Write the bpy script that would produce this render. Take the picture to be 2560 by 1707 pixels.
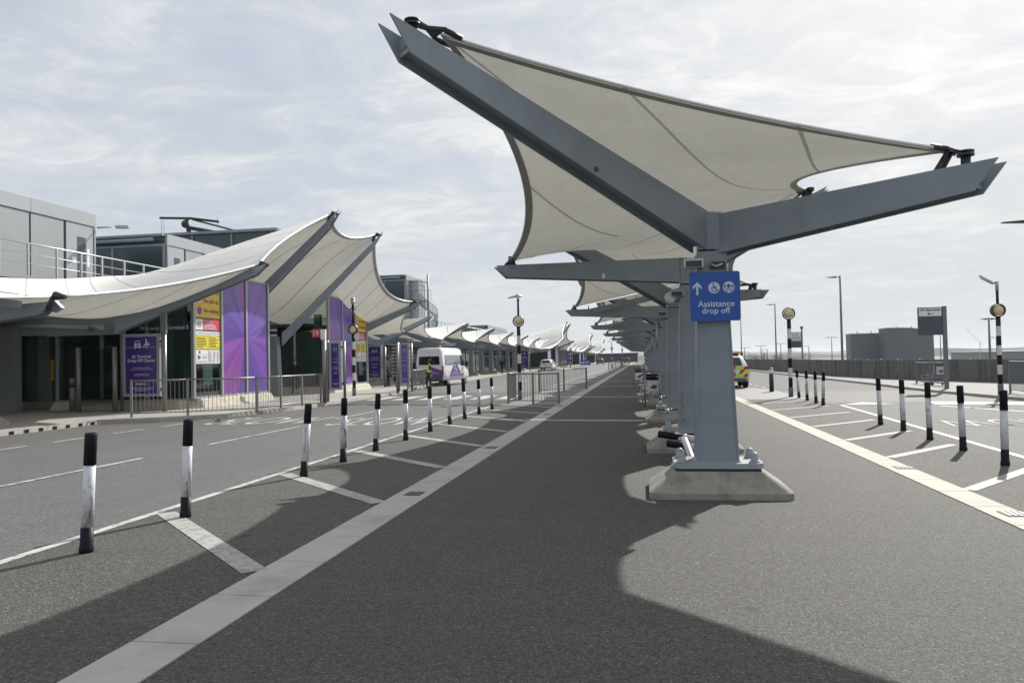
import bpy, bmesh, math, random
from mathutils import Vector, Matrix, Euler
from math import radians as R, sin, cos, pi, tan, atan2, sqrt
random.seed(7)
S = bpy.context.scene
for o in list(bpy.data.objects): bpy.data.objects.remove(o)
COL = S.collection

# ---------------------------------------------------------------- camera
cam_d = bpy.data.cameras.new('camera'); cam = bpy.data.objects.new('camera', cam_d); COL.objects.link(cam)
S.camera = cam
cam_d.sensor_width = 36; cam_d.lens = 36*1923/2560; cam_d.clip_end = 20000; cam_d.clip_start = .05
yaw, pitch, roll = R(9.5343), R(1.4083), R(1.2)
F = Vector((-sin(yaw)*cos(pitch), cos(yaw)*cos(pitch), sin(pitch)))
R0 = Vector((cos(yaw), sin(yaw), 0)); U0 = R0.cross(F)
Rc = R0*cos(roll)-U0*sin(roll); Uc = U0*cos(roll)+R0*sin(roll)
m = Matrix((Rc, Uc, -F)).transposed().to_4x4(); m.translation = (0, 0, 1.6)
cam.matrix_world = m
S.render.resolution_x = 1024; S.render.resolution_y = 682

# ---------------------------------------------------------------- light
SUN_AZ = R(25); SUN_EL = R(35)       # azimuth clockwise from +Y
sdir = Vector((sin(SUN_AZ)*cos(SUN_EL), cos(SUN_AZ)*cos(SUN_EL), sin(SUN_EL)))
sun_d = bpy.data.lights.new('sun', 'SUN'); sun_d.energy = 5.0; sun_d.angle = R(.6); sun_d.color = (1, .965, .9)
sun = bpy.data.objects.new('sun', sun_d); COL.objects.link(sun)
sun.rotation_euler = (-sdir).to_track_quat('-Z', 'Y').to_euler()
S.view_settings.view_transform = 'Standard'; S.view_settings.look = 'None'
S.view_settings.exposure = .2; S.view_settings.gamma = 1
W = bpy.data.worlds.new('World'); S.world = W; W.use_nodes = True
nt = W.node_tree; nt.nodes.clear()
def N(nt, t, **kw):
    n = nt.nodes.new(t)
    for k, v in kw.items(): setattr(n, k, v)
    return n
def link(nt, a, b): nt.links.new(a, b)
def math_(nt, op, a, b=None, c=None, clamp=False):
    n = nt.nodes.new('ShaderNodeMath'); n.operation = op; n.use_clamp = clamp
    for i, v in enumerate((a, b, c)):
        if v is None: continue
        if isinstance(v, (int, float)): n.inputs[i].default_value = v
        else: nt.links.new(v, n.inputs[i])
    return n.outputs[0]
def mix_(nt, f, a, b, bt='MIX'):
    n = nt.nodes.new('ShaderNodeMixRGB'); n.blend_type = bt
    for i, v in enumerate((f, a, b)):
        if isinstance(v, (int, float)): n.inputs[i].default_value = v
        elif isinstance(v, tuple): n.inputs[i].default_value = (*v[:3], 1)
        else: nt.links.new(v, n.inputs[i])
    return n.outputs[0]
def ramp_(nt, f, stops, interp='LINEAR'):
    n = nt.nodes.new('ShaderNodeValToRGB'); cr = n.color_ramp; cr.interpolation = interp
    while len(cr.elements) < len(stops): cr.elements.new(.5)
    for e, (p, c) in zip(cr.elements, stops):
        e.position = p; e.color = (*(c if isinstance(c, tuple) else (c, c, c)), 1)
    nt.links.new(f, n.inputs[0]); return n.outputs[0]
def noise_(nt, vec, scale, detail=4, rough=.5, dist=0):
    n = nt.nodes.new('ShaderNodeTexNoise'); n.inputs['Scale'].default_value = scale
    n.inputs['Detail'].default_value = detail; n.inputs['Roughness'].default_value = rough; n.inputs['Distortion'].default_value = dist
    if vec is not None: nt.links.new(vec, n.inputs['Vector'])
    return n.outputs[0]
def world_sky():
    sky = N(nt, 'ShaderNodeTexSky', sky_type='NISHITA'); sky.sun_disc = False
    sky.sun_elevation = SUN_EL; sky.sun_rotation = SUN_AZ; sky.dust_density = 1.5
    geo = N(nt, 'ShaderNodeTexCoord'); sep = N(nt, 'ShaderNodeSeparateXYZ'); link(nt, geo.outputs['Generated'], sep.inputs[0])
    z = math_(nt, 'ADD', math_(nt, 'MAXIMUM', sep.outputs[2], 0), .16)
    px = math_(nt, 'DIVIDE', sep.outputs[0], z); py = math_(nt, 'DIVIDE', sep.outputs[1], z)
    cmb = N(nt, 'ShaderNodeCombineXYZ'); link(nt, px, cmb.inputs[0]); link(nt, py, cmb.inputs[1])
    mp = N(nt, 'ShaderNodeMapping'); link(nt, cmb.outputs[0], mp.inputs[0]); mp.inputs['Rotation'].default_value = (0, 0, R(-35)); mp.inputs['Scale'].default_value = (1.05, 1.45, 1)
    n1 = noise_(nt, mp.outputs[0], .85, 12, .62, .6)
    n2 = noise_(nt, mp.outputs[0], 2.6, 12, .68, 1.1)
    n3 = noise_(nt, mp.outputs[0], .45, 3, .5, .2)
    dens = math_(nt, 'ADD', math_(nt, 'MULTIPLY', n1, .55), math_(nt, 'ADD', math_(nt, 'MULTIPLY', n2, .25), math_(nt, 'MULTIPLY', n3, .35)))
    side = math_(nt, 'MULTIPLY', sep.outputs[0], .16)      # thicker cloud to the sun's side
    dens = math_(nt, 'ADD', dens, side)
    cover = ramp_(nt, dens, [(.43, .42), (.58, .97)])
    shade = ramp_(nt, math_(nt, 'ADD', math_(nt, 'MULTIPLY', n2, .6), math_(nt, 'MULTIPLY', n1, .4)), [(.36, (6.1, 6.6, 7.4)), (.50, (7.2, 7.5, 8.0)), (.62, (9.2, 9.3, 9.4))])
    # forward scattering towards the sun
    dt = N(nt, 'ShaderNodeVectorMath', operation='DOT_PRODUCT'); link(nt, geo.outputs['Generated'], dt.inputs[0]); dt.inputs[1].default_value = sdir
    d = math_(nt, 'MAXIMUM', dt.outputs['Value'], 0)
    glow = math_(nt, 'ADD', math_(nt, 'MULTIPLY', math_(nt, 'POWER', d, 5), .42), math_(nt, 'MULTIPLY', math_(nt, 'POWER', d, 40), .5))
    cl = mix_(nt, 1, shade, N(nt, 'ShaderNodeCombineXYZ').outputs[0], 'ADD')
    gl = N(nt, 'ShaderNodeCombineXYZ'); link(nt, math_(nt, 'MULTIPLY', glow, 6.2), gl.inputs[0]); link(nt, math_(nt, 'MULTIPLY', glow, 5.6), gl.inputs[1]); link(nt, math_(nt, 'MULTIPLY', glow, 4.5), gl.inputs[2])
    cl = mix_(nt, 1, shade, gl.outputs[0], 'ADD')
    horiz = ramp_(nt, sep.outputs[2], [(0, 1), (.28, 0)])
    cl = mix_(nt, math_(nt, 'MULTIPLY', horiz, .75), cl, (7.3, 7.6, 7.75))
    skyc = mix_(nt, .8, sky.outputs[0], (5.9, 6.6, 7.9))
    cov = math_(nt, 'MAXIMUM', cover, math_(nt, 'MULTIPLY', horiz, .95))
    out = mix_(nt, cov, skyc, cl)
    bg = N(nt, 'ShaderNodeBackground'); bg.inputs[1].default_value = .081; link(nt, out, bg.inputs[0])
    wo = N(nt, 'ShaderNodeOutputWorld'); link(nt, bg.outputs[0], wo.inputs[0])
world_sky()

# ---------------------------------------------------------------- materials
MATS = {}
def mat(name, base, rough=.6, metal=0, var=.0, vscale=3., bump=0, bscale=60., spec=.5, stain=None, stain_amt=0, stain_scale=1.2, coat=0, stretch=None):
    if name in MATS: return MATS[name]
    M = bpy.data.materials.new(name); M.use_nodes = True; t = M.node_tree; b = t.nodes['Principled BSDF']
    b.inputs['Base Color'].default_value = (*base, 1); b.inputs['Roughness'].default_value = rough; b.inputs['Metallic'].default_value = metal
    b.inputs['Specular IOR Level'].default_value = spec; b.inputs['Coat Weight'].default_value = coat
    tc = N(t, 'ShaderNodeTexCoord'); co = tc.outputs['Object']
    if stretch:
        mp = N(t, 'ShaderNodeMapping'); link(t, co, mp.inputs[0]); mp.inputs['Scale'].default_value = stretch; co = mp.outputs[0]
    c = None
    if var:
        n = noise_(t, co, vscale, 6, .6)
        c = mix_(t, n, tuple(v*(1-var) for v in base), tuple(min(1, v*(1+var)) for v in base))
    if stain_amt:
        n = noise_(t, co, stain_scale, 8, .65, .3)
        f = math_(t, 'MULTIPLY', ramp_(t, n, [(.48, 0.), (.66, 1.)]), stain_amt)
        c = mix_(t, f, c if c is not None else base, stain)
    if c is not None: link(t, c, b.inputs['Base Color'])
    if bump:
        n = noise_(t, co, bscale, 4, .6); bp = N(t, 'ShaderNodeBump'); bp.inputs['Strength'].default_value = bump; bp.inputs['Distance'].default_value = .01
        link(t, n, bp.inputs['Height']); link(t, bp.outputs[0], b.inputs['Normal'])
    MATS[name] = M; return M

def asphalt(name, base, speck=.5, rough=.8, patch=.25, grain=90, bump=.5, wear=0):
    M = bpy.data.materials.new(name); M.use_nodes = True; t = M.node_tree; b = t.nodes['Principled BSDF']
    co = N(t, 'ShaderNodeTexCoord').outputs['Object']
    v = N(t, 'ShaderNodeTexVoronoi'); v.inputs['Scale'].default_value = grain; link(t, co, v.inputs['Vector'])
    sepc = N(t, 'ShaderNodeSeparateColor'); link(t, v.outputs['Color'], sepc.inputs[0])
    g = ramp_(t, sepc.outputs[0], [(0, .6), (.5, .9), (.9, 1.1), (.97, 1.15+speck*1.5), (1, 1.2+speck*4)])
    big = noise_(t, co, .35, 6, .65, .4); mid = noise_(t, co, 3.0, 6, .7); fine = noise_(t, co, 42, 4, .75); fine2 = noise_(t, co, 17, 3, .7)
    m1 = math_(t, 'ADD', 1-patch*.6, math_(t, 'MULTIPLY', big, patch*1.2)); m2 = math_(t, 'ADD', .8, math_(t, 'MULTIPLY', mid, .4)); m3 = math_(t, 'MAXIMUM', .25, math_(t, 'ADD', -1.1, math_(t, 'ADD', math_(t, 'MULTIPLY', fine, 3.0), math_(t, 'MULTIPLY', fine2, 1.2))))
    k = math_(t, 'MULTIPLY', math_(t, 'MULTIPLY', m1, m2), math_(t, 'MULTIPLY', m3, g))
    mpb = N(t, 'ShaderNodeMapping'); link(t, co, mpb.inputs[0]); mpb.inputs['Scale'].default_value = (.12, 1.6, 1)
    k = math_(t, 'MULTIPLY', k, math_(t, 'ADD', .86, math_(t, 'MULTIPLY', noise_(t, mpb.outputs[0], 1.3, 6, .7), .28)))
    # oil drips, gum and pale scuffs
    vo = N(t, 'ShaderNodeTexVoronoi'); vo.inputs['Scale'].default_value = 1.15; link(t, co, vo.inputs['Vector']); so = N(t, 'ShaderNodeSeparateColor'); link(t, vo.outputs['Color'], so.inputs[0])
    rad = math_(t, 'MULTIPLY', so.outputs[1], .075); edge = math_(t, 'SUBTRACT', vo.outputs['Distance'], math_(t, 'ADD', rad, math_(t, 'MULTIPLY', fine2, .05)))
    drop = math_(t, 'MULTIPLY', ramp_(t, math_(t, 'ADD', edge, .5), [(.455, 1.), (.485, 0.)]), math_(t, 'GREATER_THAN', so.outputs[0], .45))
    k = math_(t, 'MULTIPLY', k, math_(t, 'SUBTRACT', 1.0, math_(t, 'MULTIPLY', drop, .38)))
    v3 = N(t, 'ShaderNodeTexVoronoi'); v3.inputs['Scale'].default_value = 4.5; link(t, co, v3.inputs['Vector']); s3 = N(t, 'ShaderNodeSeparateColor'); link(t, v3.outputs['Color'], s3.inputs[0])
    chip = math_(t, 'MULTIPLY', math_(t, 'LESS_THAN', v3.outputs['Distance'], .035), math_(t, 'GREATER_THAN', s3.outputs[0], .80))
    k = math_(t, 'ADD', k, math_(t, 'MULTIPLY', chip, 2.2))
    # faint tyre wear along the road
    if wear:
        mp = N(t, 'ShaderNodeMapping'); link(t, co, mp.inputs[0]); mp.inputs['Scale'].default_value = (1.1, .05, 1)
        w = noise_(t, mp.outputs[0], 1.0, 4, .55)
        k = math_(t, 'MULTIPLY', k, math_(t, 'ADD', 1-wear/2, math_(t, 'MULTIPLY', w, wear)))
        n = noise_(t, co, 1.7, 10, .75, 1.2)
        k = math_(t, 'ADD', k, math_(t, 'MULTIPLY', ramp_(t, n, [(.62, 0.), (.70, 1.)]), .35))
    col = N(t, 'ShaderNodeVectorMath', operation='SCALE'); col.inputs[0].default_value = base; link(t, k, col.inputs['Scale'])
    link(t, col.outputs[0], b.inputs['Base Color']); b.inputs['Roughness'].default_value = rough; b.inputs['Specular IOR Level'].default_value = .35
    bp = N(t, 'ShaderNodeBump'); bp.inputs['Strength'].default_value = bump; bp.inputs['Distance'].default_value = .014
    link(t, math_(t, 'ADD', v.outputs['Distance'], fine), bp.inputs['Height']); link(t, bp.outputs[0], b.inputs['Normal'])
    MATS[name] = M; return M

def worn_paint(name, paint, under, wear=.5, scale=8., streak=(1, 1, .25), rough=.55, lo=.5):
    M = bpy.data.materials.new(name); M.use_nodes = True; t = M.node_tree; b = t.nodes['Principled BSDF']
    co = N(t, 'ShaderNodeTexCoord').outputs['Object']
    mp = N(t, 'ShaderNodeMapping'); link(t, co, mp.inputs[0]); mp.inputs['Scale'].default_value = streak
    oi = N(t, 'ShaderNodeObjectInfo'); va = N(t, 'ShaderNodeVectorMath', operation='SCALE'); va.inputs[0].default_value = (37, 19, 53); link(t, oi.outputs['Random'], va.inputs['Scale'])
    ad = N(t, 'ShaderNodeVectorMath', operation='ADD'); link(t, mp.outputs[0], ad.inputs[0]); link(t, va.outputs[0], ad.inputs[1])
    n = noise_(t, ad.outputs[0], scale, 10, .72, .8)
    n2 = noise_(t, ad.outputs[0], scale*.25, 3, .5)
    f = ramp_(t, math_(t, 'ADD', math_(t, 'MULTIPLY', n, .7), math_(t, 'MULTIPLY', n2, .3)), [(lo, 0.), (lo+.09, wear)])
    pv = mix_(t, noise_(t, ad.outputs[0], scale*3, 4), tuple(x*.85 for x in paint), paint)
    link(t, mix_(t, f, pv, under), b.inputs['Base Color']); b.inputs['Roughness'].default_value = rough
    MATS[name] = M; return M

def fabric(name, mode):
    M = bpy.data.materials.new(name); M.use_nodes = True; t = M.node_tree; t.nodes.remove(t.nodes['Principled BSDF'])
    out = t.nodes['Material Output']
    tc = N(t, 'ShaderNodeTexCoord'); sp = N(t, 'ShaderNodeSeparateXYZ'); link(t, tc.outputs['UV'], sp.inputs[0])
    if mode == 'diag': f = math_(t, 'DIVIDE', math_(t, 'SUBTRACT', sp.outputs[1], math_(t, 'MULTIPLY', sp.outputs[0], 1.4)), .49)
    else: f = math_(t, 'MULTIPLY', math_(t, 'ADD', sp.outputs[1], math_(t, 'MULTIPLY', sp.outputs[0], -.09)), 22.)
    fr = math_(t, 'FRACT', math_(t, 'ADD', f, 20.03))
    w = .030 if mode == 'diag' else .045
    line = math_(t, 'LESS_THAN', fr, w)
    n = noise_(t, tc.outputs['Object'], 1.3, 8, .65, .5); n2 = noise_(t, tc.outputs['Object'], 9, 6, .7, .6)
    dirt = ramp_(t, math_(t, 'ADD', math_(t, 'MULTIPLY', n, .5), math_(t, 'MULTIPLY', n2, .5)), [(.38, (.88, .875, .84)), (.66, (.77, .76, .72))])
    colr = mix_(t, math_(t, 'MULTIPLY', line, .55), dirt, (.25, .25, .24))
    df = N(t, 'ShaderNodeBsdfDiffuse'); tr = N(t, 'ShaderNodeBsdfTranslucent'); link(t, colr, df.inputs[0])
    link(t, mix_(t, math_(t, 'MULTIPLY', line, .6), mix_(t, 1, dirt, (.95, .94, .86), 'MULTIPLY'), (.1, .1, .1)), tr.inputs[0])
    ms = N(t, 'ShaderNodeMixShader'); ms.inputs[0].default_value = .135; link(t, df.outputs[0], ms.inputs[1]); link(t, tr.outputs[0], ms.inputs[2])
    link(t, ms.outputs[0], out.inputs[0]); MATS[name] = M; return M

def thin_glass(name, tint=(.5, .62, .6), refl=.9):
    M = bpy.data.materials.new(name); M.use_nodes = True; t = M.node_tree; t.nodes.remove(t.nodes['Principled BSDF']); out = t.nodes['Material Output']
    tr = N(t, 'ShaderNodeBsdfTransparent'); tr.inputs[0].default_value = (*tint, 1); gl = N(t, 'ShaderNodeBsdfGlossy'); gl.inputs['Roughness'].default_value = .03
    fr = N(t, 'ShaderNodeFresnel'); fr.inputs[0].default_value = 1.5
    ms = N(t, 'ShaderNodeMixShader'); link(t, math_(t, 'MULTIPLY', fr.outputs[0], refl, clamp=True), ms.inputs[0]); link(t, tr.outputs[0], ms.inputs[1]); link(t, gl.outputs[0], ms.inputs[2])
    link(t, ms.outputs[0], out.inputs[0]); MATS[name] = M; return M

def burst(name, cy, cz, phase):
    """printed burst of purple rays"""
    M = bpy.data.materials.new(name); M.use_nodes = True; t = M.node_tree; b = t.nodes['Principled BSDF']
    sp = N(t, 'ShaderNodeSeparateXYZ'); link(t, N(t, 'ShaderNodeTexCoord').outputs['Object'], sp.inputs[0])
    dy = math_(t, 'SUBTRACT', sp.outputs[1], cy); dz = math_(t, 'SUBTRACT', sp.outputs[2], cz)
    a = math_(t, 'ARCTAN2', math_(t, 'MULTIPLY', dy, 1.0), math_(t, 'MULTIPLY', dz, .55))
    n1 = N(t, 'ShaderNodeTexNoise', noise_dimensions='1D'); n1.inputs['Scale'].default_value = 3.4; n1.inputs['Detail'].default_value = 2; link(t, math_(t, 'ADD', a, phase), n1.inputs['W'])
    v1 = N(t, 'ShaderNodeTexVoronoi', voronoi_dimensions='1D'); v1.inputs['Scale'].default_value = 1.9; link(t, math_(t, 'ADD', a, phase+3), v1.inputs['W'])
    sc = N(t, 'ShaderNodeSeparateColor'); link(t, v1.outputs['Color'], sc.inputs[0])
    c1 = ramp_(t, sc.outputs[0], [(0, (.055, .038, .22)), (.35, (.085, .05, .30)), (.6, (.14, .075, .40)), (.8, (.24, .055, .30)), (1, (.27, .035, .13))])
    c2 = ramp_(t, n1.outputs[0], [(.3, (.075, .05, .28)), (.7, (.30, .14, .52))])
    link(t, mix_(t, .45, c1, c2), b.inputs['Base Color']); b.inputs['Roughness'].default_value = .22
    MATS[name] = M; return M

def gradient(name, a, bcol, z0, z1):
    M = bpy.data.materials.new(name); M.use_nodes = True; t = M.node_tree; b = t.nodes['Principled BSDF']
    sp = N(t, 'ShaderNodeSeparateXYZ'); link(t, N(t, 'ShaderNodeTexCoord').outputs['Object'], sp.inputs[0])
    f = math_(t, 'DIVIDE', math_(t, 'SUBTRACT', sp.outputs[2], z0), z1-z0, clamp=True)
    link(t, mix_(t, f, a, bcol), b.inputs['Base Color']); b.inputs['Roughness'].default_value = .12; MATS[name] = M; return M

steel = mat('painted_steel', (.240, .278, .318), .45, var=.07, vscale=1.6, bump=.03, bscale=30, stain=(.15, .175, .20), stain_amt=.35, stain_scale=2.0)
steel_lt = mat('light_painted_steel', (.30, .34, .38), .45, var=.08)
darksteel = mat('dark_fitting', (.028, .030, .034), .5, var=.2, vscale=8)
galv = mat('galvanised', (.42, .43, .44), .38, .75, var=.15, vscale=12)
railm = mat('brushed_rail', (.25, .24, .225), .42, .55, var=.18, vscale=6)
zinc_grey = mat('grey_rail', (.17, .18, .20), .5, .3, var=.15, vscale=6)
concrete = mat('concrete', (.30, .288, .25), .85, var=.22, vscale=5, bump=.35, bscale=70, stain=(.15, .145, .13), stain_amt=.7, stain_scale=3.5)
conc_wall = mat('wall_concrete', (.16, .155, .145), .85, var=.3, vscale=1.6, bump=.2, bscale=20, stain=(.05, .05, .047), stain_amt=.9, stain_scale=1.7, stretch=(1, 1, .16))
plinthm = mat('plinth_stone', (.50, .46, .38), .8, var=.15, vscale=4, bump=.2, bscale=40, stain=(.30, .27, .21), stain_amt=.6, stain_scale=2.5)
pave = mat('paving', (.36, .35, .33), .85, var=.14, vscale=2, bump=.2, bscale=50, stain=(.24, .235, .22), stain_amt=.6, stain_scale=.9)
kerbm = mat('kerb_stone', (.38, .36, .32), .8, var=.2, vscale=3, bump=.25, bscale=60, stain=(.2, .19, .17), stain_amt=.6)
road_l = asphalt('road_asphalt', (.128, .128, .127), .22, .7, .3, 150, .3, wear=.25)
bay_l = asphalt('bay_asphalt', (.098, .094, .084), .42, .8, .22, 135, .5)
island = asphalt('island_asphalt', (.092, .089, .081), .42, .78, .18, 150, .5)
road_r = asphalt('far_road_asphalt', (.105, .104, .102), .3, .8, .3, 120, .3, wear=.3)
cross_p = mat('crossing_surface', (.16, .155, .15), .7, var=.15, vscale=2, bump=.2, bscale=50)
farground = mat('far_field', (.16, .17, .13), .9, var=.4, vscale=.004)
linem = worn_paint('line_paint', (.56, .555, .52), (.10, .10, .095), .75, 9, (1, 1, 1), .6, .50)
line_faint = worn_paint('faded_line_paint', (.42, .415, .39), (.11, .11, .105), .5, 16, (1, 1, 1), .7, .47)
postwhite = worn_paint('scuffed_white_sleeve', (.68, .69, .72), (.07, .075, .09), .8, 11, (1.6, 1.6, .4), .45, .505)
blackp = mat('black_plastic', (.008, .010, .016), .5, var=.2, vscale=5, spec=.2)
blackpaint = mat('black_paint', (.008, .009, .013), .4, spec=.25)
whitepaint = mat('white_paint', (.62, .62, .62), .4, var=.08)
globe_m = mat('beacon_globe', (.66, .55, .27), .25, var=.1)
ringm = mat('beacon_ring', (.065, .064, .055), .4)
memb = fabric('membrane_diagonal', 'diag'); memb2 = fabric('membrane_strips', 'strip')
membband = mat('membrane_hem', (.42, .415, .38), .8, var=.12)
membtube = mat('membrane_edge_tube', (.66, .67, .68), .35, .2)
teal = mat('teal_glass_panel', (.035, .060, .066), .16, var=.1, vscale=.6, spec=.6)
teal_dark = mat('facade_glass', (.035, .052, .056), .12, var=.2, vscale=.7, spec=.7)
panelg = mat('grey_cladding', (.30, .32, .335), .38, .25, var=.08, vscale=.8)
panel_l = mat('light_cladding', (.36, .38, .40), .35, .35, var=.06, vscale=.9)
darkin = mat('dark_interior', (.06, .066, .07), .7)
tglass = thin_glass('thin_glass', (.66, .76, .74))
cglass = thin_glass('clear_screen', (.62, .70, .69))
mint = mat('frosted_notice', (.33, .50, .44), .5)
yellow = mat('sign_yellow', (.78, .50, .055), .35); yellow2 = mat('notice_yellow', (.80, .66, .04), .4)
redm = mat('sign_red', (.60, .055, .07), .4); blue = mat('sign_blue', (.012, .085, .40), .3, var=.04)
white = mat('sign_white', (.75, .76, .78), .4); inkw = mat('ink_white', (.60, .66, .80), .4); ink = mat('ink_black', (.015, .015, .02), .5)
greyink = mat('ink_grey', (.25, .25, .27), .5); signgrey = mat('sign_grey', (.065, .08, .10), .45); bluesm = mat('roundel_blue', (.05, .12, .50), .4)
carwhite = mat('car_white', (.74, .75, .77), .22, coat=.6); cardark = mat('car_glass', (.012, .014, .017), .06, spec=.8)
cargrey = mat('bumper_grey', (.10, .105, .11), .5); tyre = mat('tyre_rubber', (.012, .012, .013), .75); rimm = mat('wheel_rim', (.35, .35, .36), .35, .7)
purple = mat('livery_purple', (.13, .06, .26), .3); purple_l = mat('livery_lilac', (.28, .21, .42), .35)
orange = mat('orange_lens', (.85, .22, .02), .3); carred = mat('lamp_red', (.40, .015, .02), .25); redcar = mat('car_red', (.22, .03, .03), .3, coat=.5)
hiyel = mat('hivis_yellow', (.62, .78, .04), .45); hired = mat('hivis_red', (.42, .03, .035), .4)
skin1 = mat('skin', (.42, .27, .20), .55); skin2 = mat('dark_skin', (.11, .065, .045), .55); hairm = mat('hair_dark', (.015, .012, .01), .7); hairb = mat('hair_brown', (.07, .045, .03), .7)
navy = mat('navy_cloth', (.016, .019, .032), .85); blackcloth = mat('black_cloth', (.012, .012, .014), .9); brownpl = mat('orange_crate', (.42, .17, .05), .6)
barkm = mat('bark', (.10, .09, .085), .9); twigm = mat('twigs', (.14, .13, .12), .9); hillm = mat('hill_woods', (.055, .07, .06), .95, var=.4, vscale=.01)
roofwhite = mat('white_roof', (.7, .7, .68), .4); tankm = mat('grey_shed_cladding', (.115, .13, .15), .6, var=.05, vscale=.1)

# ---------------------------------------------------------------- mesh builder
class MB:
    def __init__(s): s.v = []; s.f = []; s.mi = []; s.uv = {}; s.sm = []
    def add(s, vs, fs, mi=0, smooth=False):
        b = len(s.v); s.v += [tuple(v) for v in vs]
        for f in fs: s.f.append(tuple(b+i for i in f)); s.mi.append(mi); s.sm.append(smooth)
        return b
    def box(s, x0, x1, y0, y1, z0, z1, mi=0):
        return s.hexa([(x0, y0, z0), (x1, y0, z0), (x1, y1, z0), (x0, y1, z0)], [(x0, y0, z1), (x1, y0, z1), (x1, y1, z1), (x0, y1, z1)], mi)
    def cbox(s, c, sx, sy, sz, mi=0, rz=0):
        vs = []
        for z in (-.5, .5):
            for x, y in ((-.5, -.5), (.5, -.5), (.5, .5), (-.5, .5)):
                X, Y = x*sx, y*sy; vs.append((c[0]+X*cos(rz)-Y*sin(rz), c[1]+X*sin(rz)+Y*cos(rz), c[2]+z*sz))
        return s.hexa(vs[:4], vs[4:], mi)
    def hexa(s, a, b, mi=0):
        return s.add(list(a)+list(b), [(3, 2, 1, 0), (4, 5, 6, 7), (0, 1, 5, 4), (1, 2, 6, 5), (2, 3, 7, 6), (3, 0, 4, 7)], mi)
    def frustum(s, c, r0, r1, z0, z1, n=8, mi=0):  # rectangular loft helper unused
        pass
    def poly(s, pts, d, mi=0):
        """planar polygon pts extruded by vector d"""
        n = len(pts); d = Vector(d); a = [Vector(p) for p in pts]; b = [p+d for p in a]
        s.add(a+b, [tuple(range(n))[::-1], tuple(range(n, 2*n))]+[(i, (i+1) % n, n+(i+1) % n, n+i) for i in range(n)], mi)
    def sheet(s, pts, mi=0): s.add(pts, [tuple(range(len(pts)))], mi)
    def tube(s, pts, r, n=10, mi=0, caps=True, smooth=True):
        pts = [Vector(p) for p in pts]; rs = r if isinstance(r, (list, tuple)) else [r]*len(pts); vs = []; prev = None
        for i, p in enumerate(pts):
            d = (pts[min(i+1, len(pts)-1)]-pts[max(i-1, 0)]).normalized()
            u = Vector((0, 0, 1)) if prev is None else prev
            if abs(d.dot(u)) > .98 and prev is None: u = Vector((0, 1, 0))
            a = d.cross(u).normalized(); c = a.cross(d).normalized(); prev = c
            for k in range(n):
                t = 2*pi*k/n; vs.append(p+a*cos(t)*rs[i]+c*sin(t)*rs[i])
        fs = [(i*n+k, i*n+(k+1) % n, (i+1)*n+(k+1) % n, (i+1)*n+k) for i in range(len(pts)-1) for k in range(n)]
        b = s.add(vs, fs, mi, smooth)
        if caps:
            e = len(pts)-1; s.f.append(tuple(b+k for k in range(n))[::-1]); s.f.append(tuple(b+e*n+k for k in range(n))); s.mi += [mi, mi]; s.sm += [False, False]
    def lathe(s, c, prof, n=16, mi=0, axis='z'):
        vs = []
        for (r, h) in prof:
            for k in range(n):
                t = 2*pi*k/n
                if axis == 'z': vs.append((c[0]+r*cos(t), c[1]+r*sin(t), c[2]+h))
                elif axis == 'y': vs.append((c[0]+r*cos(t), c[1]+h, c[2]+r*sin(t)))
                else: vs.append((c[0]+h, c[1]+r*cos(t), c[2]+r*sin(t)))
        m_ = len(prof); fs = [(i*n+k, i*n+(k+1) % n, (i+1)*n+(k+1) % n, (i+1)*n+k) for i in range(m_-1) for k in range(n)]
        fs += [tuple(range(n))[::-1], tuple((m_-1)*n+k for k in range(n))]
        s.add(vs, fs, mi, True)
    def sphere(s, c, r, n=16, mi=0, sc=(1, 1, 1)):
        prof = [(max(1e-3, r*sin(pi*i/(n//2))), -r*cos(pi*i/(n//2))) for i in range(n//2+1)]
        vs = []; 
        for (q, h) in prof:
            for k in range(n): vs.append((c[0]+q*cos(2*pi*k/n)*sc[0], c[1]+q*sin(2*pi*k/n)*sc[1], c[2]+h*sc[2]))
        m_ = len(prof); s.add(vs, [(i*n+k, i*n+(k+1) % n, (i+1)*n+(k+1) % n, (i+1)*n+k) for i in range(m_-1) for k in range(n)], mi, True)
    def rrect(s, c, w, h, rad, ax, up, th, mi=0, seg=4):
        """rounded rectangle plate centred c, axes ax (width) and up, thickness th behind"""
        ax = Vector(ax); up = Vector(up); nrm = ax.cross(up); pts = []
        for qx, qy, a0 in ((1, 1, 0), (-1, 1, 90), (-1, -1, 180), (1, -1, 270)):
            for i in range(seg+1):
                t = R(a0+90*i/seg); pts.append(Vector(c)+ax*(qx*(w/2-rad)+rad*cos(t))+up*(qy*(h/2-rad)+rad*sin(t)))
        s.poly(pts, nrm*-th, mi)
    def text(s, body, c, ax, up, size=None, width=None, height=None, mi=0, lift=.003, bold=0, align='CENTER'):
        vs, fs, (x0, x1, y0, y1) = text_geo(body, bold); w = x1-x0; h = y1-y0
        sx = sy = size if size else 1
        if width: sx = sy = width/w
        if height and width: sy = height/h
        elif height: sx = sy = height/h
        ax = Vector(ax); up = Vector(up); nrm = ax.cross(up); c = Vector(c)
        ox = (x0+x1)/2 if align == 'CENTER' else x0; oy = (y0+y1)/2
        s.add([c+ax*((x-ox)*sx)+up*((y-oy)*sy)+nrm*lift for x, y in vs], fs, mi)
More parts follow.
